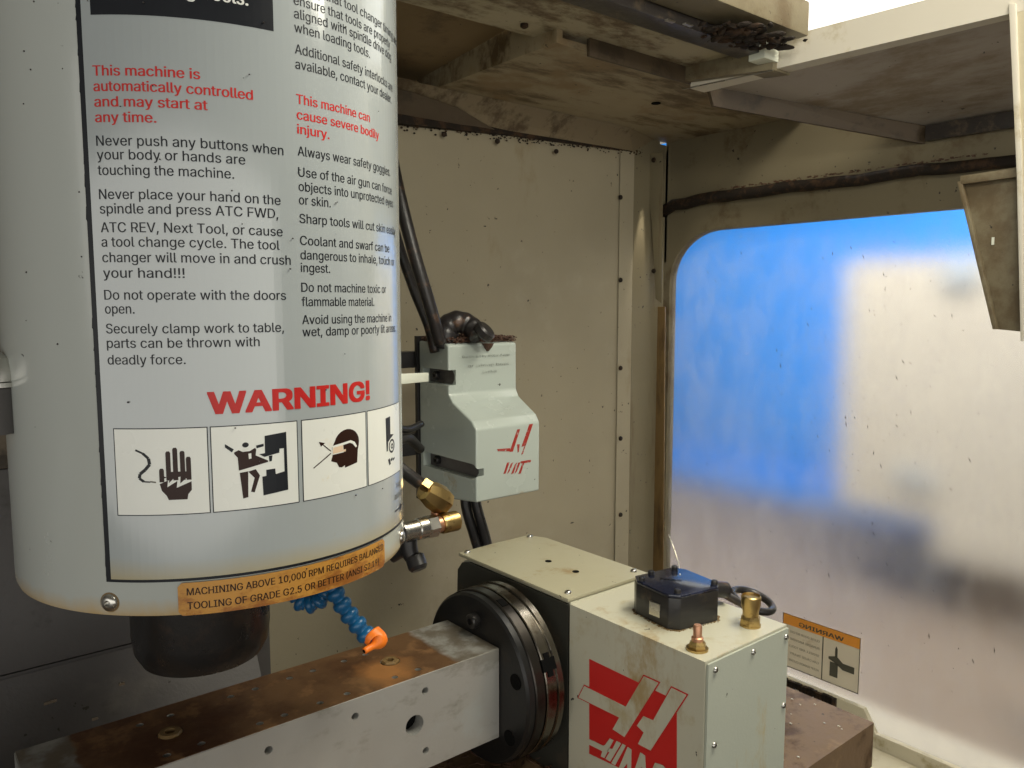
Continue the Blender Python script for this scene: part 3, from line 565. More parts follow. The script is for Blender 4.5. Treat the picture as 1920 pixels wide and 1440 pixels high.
# top plate
tp = [(0.578, 0.613), (0.578, 0.822), (0.64, 0.826), (0.70, 0.826), (0.712, 0.80), (0.712, 0.613)]
prism('top_plate', [(x, y, -0.3285) for x, y in tp], (0, 0, 0.0045), M['shadecast'], t, 0.0012)
for x, y in ((0.696, 0.817), (0.587, 0.815), (0.701, 0.628), (0.590, 0.626)):
    screw('screw', (x, y, -0.324), (0, 0, 1), 0.0042, 0.0032, M['steel'], t)
for x, y in ((0.646, 0.722), (0.646, 0.672)): lathe('plug', [(0.0042, 0), (0.0042, 0.0006), (0.0025, 0.0006)], (x, y, -0.324), (0, 0, 1), M['hole'], t, 16)
# motor box with the logo
box('motor_housing', XH, 0.712, 0.4275, 0.609, -0.60, -0.3285, M['casting'], t, 0.0035, 3)
box('end_plate', XH + 0.0012, 0.7105, 0.4245, 0.4268, -0.60, -0.3305, M['greencast'], t, 0.0008)
for x, z in ((0.588, -0.338), (0.648, -0.338), (0.7055, -0.3385), (0.589, -0.412), (0.7055, -0.412), (0.589, -0.49), (0.7055, -0.49)):
    screw('screw', (x, 0.4245, z), (0, -1, 0), 0.0031, 0.0026, M['steel'], t)
LG = {'red': [(0.5779, -0.3799), (0.4591, -0.3789), (0.4566, -0.47), (0.4655, -0.4745), (0.5764, -0.4869)] ,
'A': [(0.5004, -0.3696), (0.4815, -0.3691), (0.5249, -0.4445), (0.5415, -0.4433), (0.5325, -0.4266), (0.5932, -0.4293), (0.5845, -0.4128), (0.5237, -0.4112)],
'B': [(0.4653, -0.3678), (0.4473, -0.3679), (0.4898, -0.4429), (0.5064, -0.4436), (0.4991, -0.4282), (0.5083, -0.4249), (0.4999, -0.4113), (0.4872, -0.4102)],
'h1': [(0.5766, -0.4698), (0.5549, -0.4677), (0.5521, -0.4655), (0.5454, -0.4551), (0.5402, -0.4549), (0.5528, -0.4805), (0.5583, -0.4813), (0.5561, -0.4743), (0.5765, -0.4761)] ,
'h2': [(0.5357, -0.4535), (0.5294, -0.4535), (0.5444, -0.4805), (0.5513, -0.4806), (0.5457, -0.4708), (0.5494, -0.4711), (0.5465, -0.4667), (0.5417, -0.4653)] ,
'l1': [(0.5274, -0.453), (0.5228, -0.453), (0.5374, -0.4814), (0.5429, -0.4815)] ,
'a1': [(0.5203, -0.4531), (0.515, -0.4536), (0.5152, -0.4802), (0.5204, -0.4814), (0.5203, -0.4709), (0.5279, -0.4823), (0.5319, -0.4814)] ,
'a2': [(0.5031, -0.4511), (0.4968, -0.4516), (0.4946, -0.4757), (0.4997, -0.4768), (0.5006, -0.4649), (0.5069, -0.4776), (0.5117, -0.4772)] ,
's': [(0.4838, -0.4529), (0.4741, -0.4509), (0.4676, -0.4531), (0.4707, -0.4566), (0.4821, -0.4574), (0.4852, -0.4629), (0.4721, -0.4646), (0.4752, -0.4714), (0.4916, -0.4728), (0.4892, -0.469), (0.4818, -0.468), (0.4885, -0.4645)] ,}
def offset_poly(p, d):
    n = len(p); out_ = []
    area = sum(p[i][0] * p[(i + 1) % n][1] - p[(i + 1) % n][0] * p[i][1] for i in range(n)); sg = 1 if area > 0 else -1
    for i in range(n):
        a, b, c = Vector(p[i - 1]), Vector(p[i]), Vector(p[(i + 1) % n]); e1 = (b - a).normalized(); e2 = (c - b).normalized()
        n1 = Vector((e1.y, -e1.x)) * sg; n2 = Vector((e2.y, -e2.x)) * sg; h = (n1 + n2); h = h.normalized() / max(0.5, h.normalized().dot(n1)); out_.append(tuple(b + h * d))
    return out_
rp = prism('logo_field', [(XH - 0.0003, y, z) for y, z in LG['red']], (0.0002, 0, 0), M['ink_red'], t)
for k in ('A', 'B'):
    prism('logo_outline', [(XH - 0.0007, y, z) for y, z in offset_poly(LG[k], 0.0012)], (0.0003, 0, 0), M['ink_red'], t)
for k in ('A', 'B', 'h1', 'h2', 'l1', 'a1', 'a2', 's'):
    prism('logo_stroke', [(XH - 0.0011, y, z) for y, z in LG[k]], (0.0003, 0, 0), M['casting'], t)
# faceplate and rings
ax = (0.551, 0.695, -0.424)
lathe('faceplate', [(0.02, 0.0), (0.0925, 0.0), (0.0955, 0.0025), (0.0955, 0.010)], (0.5095, 0.695, -0.424), (1, 0, 0), M['chuckface'], t, 96)
lathe('ring', [(0.0965, 0.0), (0.0975, 0.0015), (0.0975, 0.012), (0.0955, 0.0135), (0.0955, 0.0145)], (0.5195, 0.695, -0.424), (1, 0, 0), M['chuckdark'], t, 96)
lathe('ring', [(0.0970, 0.0), (0.0980, 0.001), (0.0980, 0.012), (0.0970, 0.013)], (0.5345, 0.695, -0.424), (1, 0, 0), M['chuck'], t, 96)
lathe('ring', [(0.0965, 0.0), (0.0965, 0.002), (0.0985, 0.003), (0.0985, 0.010), (0.095, 0.012)], (0.5480, 0.695, -0.424), (1, 0, 0), M['chuck'], t, 96)
lathe('hub', [(0.075, 0.0), (0.075, 0.017)], (0.5600, 0.695, -0.424), (1, 0, 0), M['chuckface'], t, 64)
def radial(ang, x, r): return Vector((x, 0.695 + r * math.cos(R(ang)), -0.424 + r * math.sin(R(ang))))
for a_ in (118, 100):
    pass
q = radial(158, 0.5395, 0.0995)
def rbox(name, ang, x0, x1, w_, r0, r1, m, par):
    c, s = math.cos(R(ang)), math.sin(R(ang)); e_r = Vector((0, c, s)); e_t = Vector((0, -s, c)); o_ = Vector((0, 0.695, -0.424))
    poly = [o_ + e_r * r0 - e_t * w_, o_ + e_r * r0 + e_t * w_, o_ + e_r * r1 + e_t * w_, o_ + e_r * r1 - e_t * w_]
    return prism(name, [Vector((x0, p.y, p.z)) for p in poly], (x1 - x0, 0, 0), m, par)
rbox('slot', 157, 0.533, 0.5515, 0.0065, 0.09, 0.0988, M['hole'], t); rbox('slot', 157, 0.5385, 0.5455, 0.0125, 0.09, 0.0986, M['hole'], t)
rbox('slot', 108, 0.522, 0.530, 0.006, 0.09, 0.0981, M['hole'], t)
for ang, r_ in ((163, 0.078), (215, 0.078)):
    q = radial(ang, 0.5092, r_)
    lathe('socket', [(0.0085, 0), (0.0085, 0.0012)], q - Vector((0.0006, 0, 0)), (1, 0, 0), M['hole'], t, 24)
q = ony(893, 1162, 0.72); q = onx(893, 1162, 0.509)
lathe('cap_screw', [(0.0085, 0), (0.0085, 0.008), (0.007, 0.0095), (0.004, 0.0095), (0.0038, 0.005)], q, (-1, 0, 0), M['nose'], t, 24)
# black connector box
bp_ = [(0.613, 0.545), (0.607, 0.497), (0.614, 0.487), (0.664, 0.478), (0.676, 0.487), (0.683, 0.535), (0.677, 0.549), (0.622, 0.556)]
b0 = prism('connector_box', [(x, y, -0.3283) for x, y in bp_], (0, 0, 0.033), M['black'], t, 0.0015)
ctr = Vector((sum(p[0] for p in bp_) / 8, sum(p[1] for p in bp_) / 8, 0))
prism('connector_lid', [(ctr.x + (x - ctr.x) * .99, ctr.y + (y - ctr.y) * .99, -0.2953) for x, y in bp_], (0, 0, 0.0035), M['bluetop'], t, 0.0012)
for x, y in ((0.617, 0.541), (0.618, 0.494), (0.668, 0.486), (0.672, 0.542), (0.640, 0.552 - .004)): lathe('screw', [(0.0036, 0), (0.0036, 0.003), (0.0028, 0.0042)], (x, y, -0.2918), (0, 0, 1), M['black'], t, 12)
tb, x0, x1 = text_bm('HAAS', 0.01)
for v in tb.verts: v.co = Vector((0.634, 0.530, -0.2914)) + Vector((0.6, -0.8, 0)) * ((v.co.x - x0) / (x1 - x0) * 0.022) + Vector((0.8, 0.6, 0)) * (v.co.y * 0.011)
from_bm('lettering', tb, M['black'], t)
q = Vector((0.6095, 0.520, -0.312)); box('socket', 0.6075, 0.6105, 0.508, 0.522, -0.320, -0.306, M['steel'], t, 0.0008)
bm = bmesh.new()
for i in range(260):
    k_ = random.randrange(8); a_, b_ = bp_[k_], bp_[(k_ + 1) % 8]; f_ = random.random(); x_ = a_[0] + (b_[0] - a_[0]) * f_; y_ = a_[1] + (b_[1] - a_[1]) * f_; x_ += (x_ - ctr.x) * .03 * abs(random.gauss(0, 1)); y_ += (y_ - ctr.y) * .03 * abs(random.gauss(0, 1)); s_ = random.uniform(.0003, .0011)
    bmesh.ops.create_icosphere(bm, subdivisions=1, radius=1, matrix=Matrix.Translation((x_, y_, -0.3282)) @ Matrix.Diagonal((s_ * 1.5, s_, s_ * .5, 1)))
from_bm('seam_dirt', bm, M['rustpost'], t, kind='stuff')
# cable stub and loop
tube('cable_stub', [Vector((0.680, 0.513, -0.311)), Vector((0.694, 0.508, -0.310)), Vector((0.712, 0.502, -0.313))], 0.0088, M['rubber'], t, 16)
lc = at(1411, 1120, 0.955)
tube('cable', [Vector((0.704, 0.504, -0.314))] + [Vector((lc.x + 0.0235 * math.cos(R(k_)), lc.y + 0.0235 * math.sin(R(k_)), lc.z - 0.004 + 0.007 * math.sin(R(k_ - 20)))) for k_ in range(190, -171, -24)], 0.0046, M['rubber'], t, 12)
# brass fittings
def fitting(x, y, name, prof_hex, prof_pin, mp):
    lathe('nut', prof_hex, (x, y, -0.3285), (0, 0, 1), M['brass'], t, 6, True, 20)
    lathe('washer', [(0.0105, 0), (0.0105, 0.002)], (x, y, -0.3284), (0, 0, 1), M['brass'], t, 24)
    return lathe(name, prof_pin, (x, y, -0.3285), (0, 0, 1), mp, t, 24)
fitting(0.593, 0.449, 'pin', [(0.0085, 0.002), (0.0085, 0.006), (0.006, 0.009)], [(0.0056, 0.008), (0.0058, 0.012), (0.0042, 0.013), (0.0042, 0.023), (0.0034, 0.0245)], M['copper'])
fitting(0.681, 0.450, 'plug', [(0.0108, 0.002), (0.0108, 0.008), (0.009, 0.011)], [(0.0080, 0.010), (0.0082, 0.016), (0.0098, 0.022), (0.0100, 0.031), (0.0088, 0.0322), (0.0085, 0.0305), (0.002, 0.0305)], M['brass'])
bm = bmesh.new(); sp_ = spline([at(1254, 1003, 0.93), at(1262, 1024, 0.915), at(1272, 1056, 0.90), onz(1275, 1078, -0.292)], 4); btube(bm, sp_, 0.0007, 5)
o = from_bm('swarf_curl', bm, M['shav'], None, True); o['label'] = 'thin bright swarf curl standing on the black connector box'; o['category'] = 'swarf curl'

# ---------------------------------------------------------------- SERVO COVER (grey casting with worn red logo)
t = thing('cast_cover', 'grey-green cast cover with a worn red logo beside the spindle head', 'cover', (0.73, 0.98, -0.29))
pr = [(1.05, -0.057), (1.05, -0.303), (0.900, -0.287), (0.9, -0.180)]
for k in range(1, 4):
    q_ = k / 4; pr.append((0.9 + 0.069 * (q_ * q_ * (3 - 2 * q_)), -0.180 + 0.045 * q_))
pr += [(0.969, -0.135), (0.969, -0.0625), (0.975, -0.059)]
bm = bmesh.new(); vec = Vector((0.124, 0, 0)); poly = [Vector((0.665, y, z)) for y, z in pr]; bprism(bm, poly, vec)
for v in bm.verts:
    if v.co.x > .75:
        q_ = min(1, max(0, (-0.135 - v.co.z) / 0.045)); v.co.x += 0.0075 - 0.0105 * q_
bmesh.ops.recalc_face_normals(bm, faces=bm.faces); bevel(bm, 0.0085, 6)
cut = bmesh.new()
for z, y1 in ((-0.110, 0.958), (-0.243, 0.8985)):
    for k in range(2): pass
    # slot open to the left side, rounded towards the front
    n_ = 10; pts_ = [(1.040, z - 0.0115), (1.040, z + 0.0115)] + [(y1 + 0.0115 - 0.0115 * math.sin(R(180 * k / n_)) - 0.0, z + 0.0115 * math.cos(R(180 * k / n_))) for k in range(n_ + 1)]
    bprism(cut, [Vector((0.655, y, zz)) for y, zz in pts_], (0.0235, 0, 0))
bmesh.ops.recalc_face_normals(cut, faces=cut.faces)
me = bool_cut(bm, cut); o = link('shell', me, M['servo'], t, True); me.set_sharp_from_angle(angle=R(40))
for z, y1 in ((-0.110, 0.972), (-0.243, 0.912)): prism('slot_shade_plate', [(0.6782, y, zz) for y, zz in ((1.039, z - .011), (1.039, z + .011), (y1 + .006, z + .011), (y1, z + .004), (y1, z - .004), (y1 + .006, z - .011))], (-0.0004, 0, 0), M['col'], t)  # plate added in each slot: grease tone and recess shade in its colour
for z in (-0.110, -0.243): lathe('bolt', [(0.0068, 0), (0.0068, 0.006), (0.0055, 0.008), (0.003, 0.008), (0.0028, 0.004)], (0.678, 1.016, z), (-1, 0, 0), M['black'], t, 20)
box('back_plate', 0.662, 0.80, 1.051, 1.058, -0.31, -0.05, M['black'], t, 0.001)
box('mounting_arm', 0.50, 0.80, 1.059, 1.085, -0.24, -0.205, M['black'], t, 0.003)
box('mounting_arm', 0.50, 0.80, 1.059, 1.085, -0.10, -0.075, M['black'], t, 0.003)
SV = {'s1': [(0.7415, -0.187), (0.7469, -0.187), (0.733, -0.2196), (0.7264, -0.2194)], 's2': [(0.765, -0.1815), (0.7725, -0.1812), (0.7583, -0.2129), (0.7496, -0.2146)],
'arm': [(0.7032, -0.2125), (0.7277, -0.2138), (0.7271, -0.2184), (0.7045, -0.2157)], 's3': [(0.7549, -0.2152), (0.7593, -0.2091), (0.7526, -0.2254), (0.7492, -0.2263)],
's4': [(0.7409, -0.2097), (0.7462, -0.2098), (0.7442, -0.2217), (0.7422, -0.2223)], 't0': [(0.7219, -0.2353), (0.7264, -0.2348), (0.7192, -0.2509), (0.7147, -0.2513)],
't1': [(0.729, -0.2377), (0.7336, -0.2358), (0.7264, -0.2488), (0.7218, -0.2523)], 't2': [(0.7366, -0.2403), (0.7413, -0.2367), (0.734, -0.2529), (0.7294, -0.2533)],
't3': [(0.7433, -0.238), (0.7479, -0.2376), (0.7406, -0.2507), (0.736, -0.2543)], 't4': [(0.7509, -0.2406), (0.7557, -0.2386), (0.7483, -0.2549), (0.7436, -0.2553)],
'tt': [(0.7476, -0.2365), (0.7686, -0.2365), (0.7679, -0.2401), (0.7496, -0.2399)]}
M['worn_red'] = mat('worn_dark_red_print', (0.33, 0.03, 0.022), 0.4, bump=0, dirt=(0.42, 0.45, 0.41), amt=0.42, scale=160)
M['worn_ink'] = mat('worn_grey_print', (0.16, 0.17, 0.15), 0.4, bump=0, dirt=(0.42, 0.46, 0.42), amt=0.62, scale=200)
for k, p in SV.items(): prism('logo_stroke', [(x, 0.8996, z) for x, z in p], (0, 0.0003, 0), M['worn_red'], t)
for j, (s, xa, xb, z) in enumerate((('Do not lift by motor cover', 0.690, 0.782, -0.0815), ('or wiring boot', 0.700, 0.780, -0.0955), ('CAUTION', 0.728, 0.755, -0.1065))):
    tb, x0, x1 = text_bm(s, 0.0)
    for v in tb.verts: v.co = Vector((xa + (v.co.x - x0) / (x1 - x0) * (xb - xa), 0.9676, z + v.co.y / 0.73 * 0.0055))
    from_bm('lettering', tb, M['worn_ink'], t)
bm = bmesh.new()
for i in range(3200):
    x = random.uniform(0.667, 0.796); y = random.uniform(0.970, 1.048)
    hgt = 0.0075 + 0.007 * max(0, math.sin((x - 0.665) * 38)) * ((y - .97) / .08)
    z = -0.0585 + random.random() * hgt; s = random.uniform(.0007, .0022); a = random.uniform(0, 6.3); d = Vector((math.cos(a), math.sin(a), random.uniform(-.3, .5))) * s * 1.6; e_ = Vector((-math.sin(a), math.cos(a), .2)) * s * .6
    p = Vector((x, y, z)); bprism(bm, [p - d, p - e_, p + d, p + e_], (0, 0, s * .6))
blathe(bm, [(0.002, -0.012), (0.007, -0.006), (0.010, 0.0)], (0.7385, 0.9685, -0.0605), (0, 0, 1), 12)
o = from_bm('chip_pile', bm, M['chip'], None, kind='stuff'); o['label'] = 'oily dark chips piled on top of the cast cover'; o['category'] = 'chip pile'
# cables above and below
o = tube('black_cable', [at(735, 300, 1.14), at(752, 380, 1.13), at(778, 480, 1.13), at(805, 570, 1.14), at(826, 645, 1.16)], 0.0095, M['rubber']); o['label'] = 'thick black cable running down to the top of the cast cover'; o['category'] = 'cable'
o = tube('black_cable', [at(728, 380, 1.16), at(745, 450, 1.16), at(775, 540, 1.17), at(803, 610, 1.18), at(815, 660, 1.19)], 0.0075, M['rubber']); o['label'] = 'thinner black cable just left of the thick one above the cast cover'; o['category'] = 'cable'
bt = thing('cable_boot', 'lumpy black cable boot bent over on top of the cast cover', 'cable boot', (0.72, 1.02, -0.055))
tube('elbow', [at(833, 655, 1.2), at(838, 618, 1.2), at(856, 604, 1.2), at(880, 610, 1.2), at(897, 628, 1.19)], lambda s: 0.0205 - 0.006 * s + 0.0006 * math.sin(s * 40), M['rubber'], bt, 18)
lathe('collar', [(0.014, 0), (0.0165, 0.003), (0.0165, 0.012), (0.013, 0.015)], at(902, 628, 1.185), (0.3, -0.5, 0.55), M['black'], bt, 20)
for k, (pp, r_, lab) in enumerate((([(872, 900), (874, 950), (888, 1000), (906, 1060)], .0085, 'left of two black cables hanging below the cast cover'), ([(886, 905), (894, 950), (908, 1000), (922, 1055)], .0085, 'right of two black cables hanging below the cast cover'))):
    o = tube('hanging_cable', [at(u, v, 1.28) for u, v in pp], r_, M['rubber']); o['label'] = lab; o['category'] = 'cable'

# ---------------------------------------------------------------- SPINDLE HEAD
CX, CY, CR, ZB = 0.210, 0.626, 0.143, -0.196
def cyl(a, z, r=CR): return Vector((CX + r * math.cos(R(a)), CY + r * math.sin(R(a)), z))
head = thing('spindle_head', 'rounded pale grey spindle head cover with a large grey warning placard', 'spindle head', (CX, CY, ZB))
lathe('cover', [(0.05, ZB + 0.004), (0.134, ZB + 0.003), (0.139, ZB), (0.1418, ZB + 0.0012), (0.143, ZB + 0.005), (0.143, 0.62), (0.1, 0.62)], (CX, CY, 0), (0, 0, 1), M['cover'], head, 160, True, 40)
box('rear_casting', CX - 0.05, CX + 0.13, CY + 0.06, 0.949, ZB + 0.01, 0.6, M['cover'], head, 0.01)
nose = lathe('spindle_nose', [(0.03, -0.276), (0.036, -0.280), (0.0450, -0.277), (0.0500, -0.268), (0.0518, -0.255), (0.0518, -0.19)], (0.190, 0.626, 0), (0, 0, 1), M['nose'], head, 64)
lathe('bore', [(0.022, 0), (0.022, 0.001)], (0.190, 0.626, -0.2805), (0, 0, 1), M['hole'], head, 24)
def wrap(bm, name, m, parent, off, thick=0.0, cut=True):
    """bm holds flat faces with x = angle in degrees and y = height; cut into narrow bands and roll onto the cover"""
    xs = [v.co.x for v in bm.verts]; a = math.floor(min(xs)) + 0.5
    while cut and a < max(xs):
        g = bm.verts[:] + bm.edges[:] + bm.faces[:]
        bmesh.ops.bisect_plane(bm, geom=g, plane_co=(a, 0, 0), plane_no=(1, 0, 0)); a += 2.0
    if thick:
        ex = bmesh.ops.extrude_face_region(bm, geom=bm.faces[:])
        for el in ex['geom']:
            if isinstance(el, bmesh.types.BMVert): el.co.z += thick
    for v in bm.verts: v.co = cyl(v.co.x, v.co.y, CR + off + v.co.z)
    me = bpy.data.meshes.new(name); 
    if thick: bmesh.ops.recalc_face_normals(bm, faces=bm.faces)
    bm.normal_update(); bm.to_mesh(me); bm.free(); o = link(name, me, m, parent)
    for p in me.polygons: p.use_smooth = False
    # make sure print faces outwards
    if not thick:
        flip = sum((1 if Vector((p.center.x - CX, p.center.y - CY, 0)).dot(p.normal) < 0 else -1) for p in me.polygons)
        if flip > 0: me.flip_normals()
    return o
def wpoly(name, polys, m, parent, off, thick=0.0):
    bm = bmesh.new()
    for p in polys: bm.faces.new([bm.verts.new((a, z, 0)) for a, z in p])
    return wrap(bm, name, m, parent, off, thick)
def rect(a0, a1, z0, z1, n=24): return [[(a0, z0), (a1, z0), (a1, z1), (a0, z1)]]
T0, T1 = -137.6, -37.6
placard = wpoly('warning_placard', rect(T0, T1, -0.1725, 0.60), M['ink_black'], head, 0.0004, 0.0005)
wpoly('placard_film', rect(T0 + 1.35, T1 - 0.9, -0.1706, 0.60), M['placard'], placard, 0.0011)
wpoly('placard_field', rect(T1 - 0.6, T1 - 0.15, -0.1706, 0.60), M['placard'], placard, 0.0011)
wpoly('header_box', rect(-133.9, -92.7, 0.1665, 0.26), M['ink_black'], placard, 0.00122)
def wtext(lines, m, bold, size, xs, off=0.00122, name='lettering', parent=None):
    """lines: (text, start angle, baseline z[, end angle])"""
    total = bmesh.new(); tmp = bpy.data.meshes.new('tmp')
    for L in lines:
        s, a0, z = L[:3]; tb, x0, x1 = text_bm(s, bold)
        k = xs if len(L) < 4 else (L[3] - a0) / (x1 - x0)
        for v in tb.verts: v.co = Vector((a0 + (v.co.x - x0) * k, z + v.co.y * size * 1.25, v.co.z * 0.000012))
        tb.to_mesh(tmp); tb.free(); total.from_mesh(tmp)
    bpy.data.meshes.remove(tmp)
    bmesh.ops.delete(total, geom=[f for f in total.faces if max(v.co.x for v in f.verts) > T1 - 0.9], context='FACES')
    return wrap(total, name, m, parent or placard, off)
def zl(v): return 0.1335 - (v - 140) * 0.0003135      # height of a line on the left part
def zr(v):   # height of a line whose left end lies at the second column
    d = ray(557, v); k = 1.0 / math.hypot(d.x, d.y) * 0.4885; return d.z * k
def zleft(v, u=185):
    d = ray(u, v); A_ = d.x ** 2 + d.y ** 2; B_ = -2 * (d.x * CX + d.y * CY); C_ = CX * CX + CY * CY - CR * CR; k = (-B_ - math.sqrt(max(0, B_ * B_ - 4 * A_ * C_))) / (2 * A_); return d.z * k
L1, L2 = -134.15, -87.35
bmt, xa, xb = text_bm('Never push any buttons when', 0.0); bmt.free(); XS = 43.0 / (xb - xa)
SZ = 0.0092
wtext([('This machine is', L1, zleft(143), -110.0), ('automatically controlled', L1, zleft(172), -98.2), ('and may start at', L1, zleft(201), -108.6), ('any time.', L1, zleft(230), -120.0)], M['ink_red'], 0.018, SZ, XS)
wtext([('Never push any buttons when', L1, zleft(274), -91.1), ('your body or hands are', L1, zleft(300), -100.5), ('touching the machine.', L1, zleft(329), -103.2)], M['ink_black'], 0.008, SZ, XS)
wtext([('Never place your hand on the', L1, zleft(374), -92.2), ('spindle and press ATC FWD,', L1, zleft(401), -92.9), ('ATC REV, Next Tool, or cause', L1, zleft(436), -91.9), ('a tool change cycle. The tool', L1, zleft(463), -92.8), ('changer will move in and crush', L1, zleft(492), -90.0), ('your hand!!!', L1, zleft(521), -115.2)], M['ink_black'], 0.008, SZ, XS)
wtext([('Do not operate with the doors', L1, zleft(562), -91.5), ('open.', L1, zleft(588), -127.0)], M['ink_black'], 0.008, SZ, XS)
wtext([('Securely clamp work to table,', L1, zleft(625), -92.3), ('parts can be thrown with', L1, zleft(652), -98.5), ('deadly force.', L1, zleft(683), -115.8)], M['ink_black'], 0.008, SZ, XS)
zk = lambda v: zleft(v, 557)
def ea(u, v):   # angle on the cover of the end of a line
    d = ray(u, v); A_ = d.x ** 2 + d.y ** 2; B_ = -2 * (d.x * CX + d.y * CY); C_ = CX * CX + CY * CY - CR * CR; k = (-B_ - math.sqrt(max(0, B_ * B_ - 4 * A_ * C_))) / (2 * A_)
    return math.degrees(math.atan2(d.y * k - CY, d.x * k - CX))
wtext([('Verify that tool changer timing and', L2, zk(-16)), ('ensure that tools are properly', L2, zk(11), ea(727, 11)), ('aligned with spindle drive dog', L2, zk(36), ea(729, 36)), ('when loading tools.', L2, zk(62), ea(690, 62))], M['ink_black'], 0.008, SZ, XS * .98)
wtext([('Additional safety interlocks are', L2, zk(102), ea(732, 102)), ('available, contact your dealer.', L2, zk(130), ea(730, 130))], M['ink_black'], 0.008, SZ, XS * .98)
wtext([('This machine can', L2, zk(195), -61.8), ('cause severe bodily', L2, zk(224), -57.0), ('injury.', L2, zk(251), -77.8)], M['ink_red'], 0.018, SZ, XS)
wtext([('Always wear safety goggles.', L2, zk(292), ea(728, 292))], M['ink_black'], 0.008, SZ, XS * .98)
wtext([('Use of the air gun can force', L2, zk(331), ea(731, 331)), ('objects into unprotected eyes', L2, zk(358), ea(733.5, 358)), ('or skin.', L2, zk(383), ea(618, 383))], M['ink_black'], 0.008, SZ, XS * .98)
wtext([('Sharp tools will cut skin easily.', L2, zk(418), ea(739, 418))], M['ink_black'], 0.008, SZ, XS * .98)
wtext([('Coolant and swarf can be', L2, zk(459), ea(727, 459)), ('dangerous to inhale, touch or', L2, zk(486), ea(736, 486)), ('ingest.', L2, zk(510), ea(617, 510))], M['ink_black'], 0.008, SZ, XS * .98)
wtext([('Do not machine toxic or', L2, zk(547), ea(721, 547)), ('flammable material.', L2, zk(574), ea(699, 574))], M['ink_black'], 0.008, SZ, XS * .98)
wtext([('Avoid using the machine in', L2, zk(608), ea(731, 608)), ('wet, damp or poorly lit areas.', L2, zk(631), ea(739.5, 631))], M['ink_black'], 0.008, SZ, XS * .98)
wtext([('WARNING!', -111.3, zleft(775, 400), -64.3)], M['ink_red'], 0.031, 0.0205, 1)
wtext([('Changing Tools.', -127.0, zleft(-6, 330), -98.6)], M['ink_white'], 0.02, 0.0125, 1, 0.00132)
wtext([('TOOL', -48.0, -0.1418, -42.5), ('RELEASE', -49.5, -0.1500, -40.6)], M['stick_k'], 0.01, 0.006, 1)
wpoly('arrow', [[(-49.5, -0.1583), (-43.5, -0.1583), (-43.5, -0.1595), (-49.5, -0.1595)], [(-44.5, -0.1555), (-40.8, -0.1589), (-44.5, -0.1623)]], M['ink_black'], placard, 0.00122)
# pictogram panels
def panel(a0, a1, z0, z1):
    wpoly('pictogram_border', rect(a0 - 0.25, a1 + 0.25, z0 - 0.0006, z1 + 0.0006), M['ink_black'], placard, 0.00122)
    return wpoly('pictogram_panel', rect(a0, a1, z0, z1), M['ink_white'], placard, 0.00132)
PA = ((-133.4, -111.7), (-110.7, -89.7), (-88.2, -66.6), (-65.6, -43.5)); PZ = (-0.1293, -0.0760)
for a0, a1 in PA: panel(a0, a1, *PZ)
def pic(k, box_px, polys, m, off=0.00142):
    """polys drawn in the pixels of a frame; box_px = (x0, x1, ytop, ybottom) of the panel in that frame"""
    a0, a1 = PA[k]; x0, x1, yt, yb = box_px
    wpoly('pictogram', [[(a0 + (x - x0) / (x1 - x0) * (a1 - a0), PZ[1] + (y - yt) / (yb - yt) * (PZ[0] - PZ[1])) for x, y in p] for p in polys], m, placard, off)
def seg(p, q, w_):
    d = Vector((q[0] - p[0], q[1] - p[1])).normalized(); n_ = Vector((-d.y, d.x)) * w_ / 2
    return [(p[0] + n_.x, p[1] + n_.y), (q[0] + n_.x, q[1] + n_.y), (q[0] - n_.x, q[1] - n_.y), (p[0] - n_.x, p[1] - n_.y)]
def pline(pts, w_):
    out_ = []
    for i in range(len(pts) - 1):
        ww = w_[i] if isinstance(w_, (list, tuple)) else w_; out_.append(seg(pts[i], pts[i + 1], ww))
    return out_
def disc(cx, cy, rx, ry, n_=20): return [(cx + rx * math.cos(2 * math.pi * k / n_), cy + ry * math.sin(2 * math.pi * k / n_)) for k in range(n_)]
# 1: hand with shock (frame: 0..100 x 0..100)
F = (0, 100, 0, 100)
cord = [(23, 24), (31, 28), (37, 34), (38, 41), (33, 47), (27, 52), (26, 57), (31, 61), (38, 61.5)]
pic(0, F, pline([(cord[i][0], cord[i][1]) for i in range(len(cord))], [2.2, 3, 3.6, 3.6, 3.6, 3.4, 3, 1.6]), M['ink_black'])
pic(0, F, pline([(38, 61), (44, 62)], [1.6]), M['stick_k'])
fing = [(50.5, 46, 62), (58, 26, 60), (65.5, 22, 60), (73.2, 26, 60), (79.5, 33, 60)]
pl = []
for x, yt, yb in fing: pl.append([(x - 2.6, yb), (x - 2.6, yt + 2), (x - 1.5, yt), (x + 1.5, yt), (x + 2.6, yt + 2), (x + 2.6, yb)])
pl.append([(48, 54), (55.4, 56), (55.4, 50), (82, 50), (82.1, 57.5), (76, 58.5), (70, 64), (70.5, 56), (64, 57), (58, 63), (59, 55.5), (48, 59)])
pl.append([(48, 64), (57, 60), (56, 68), (67, 61), (66, 69), (82, 62), (82, 72), (78, 77), (77, 83), (57, 83), (55, 78), (50, 72)])
pic(0, F, pl, M['ink_brown'])
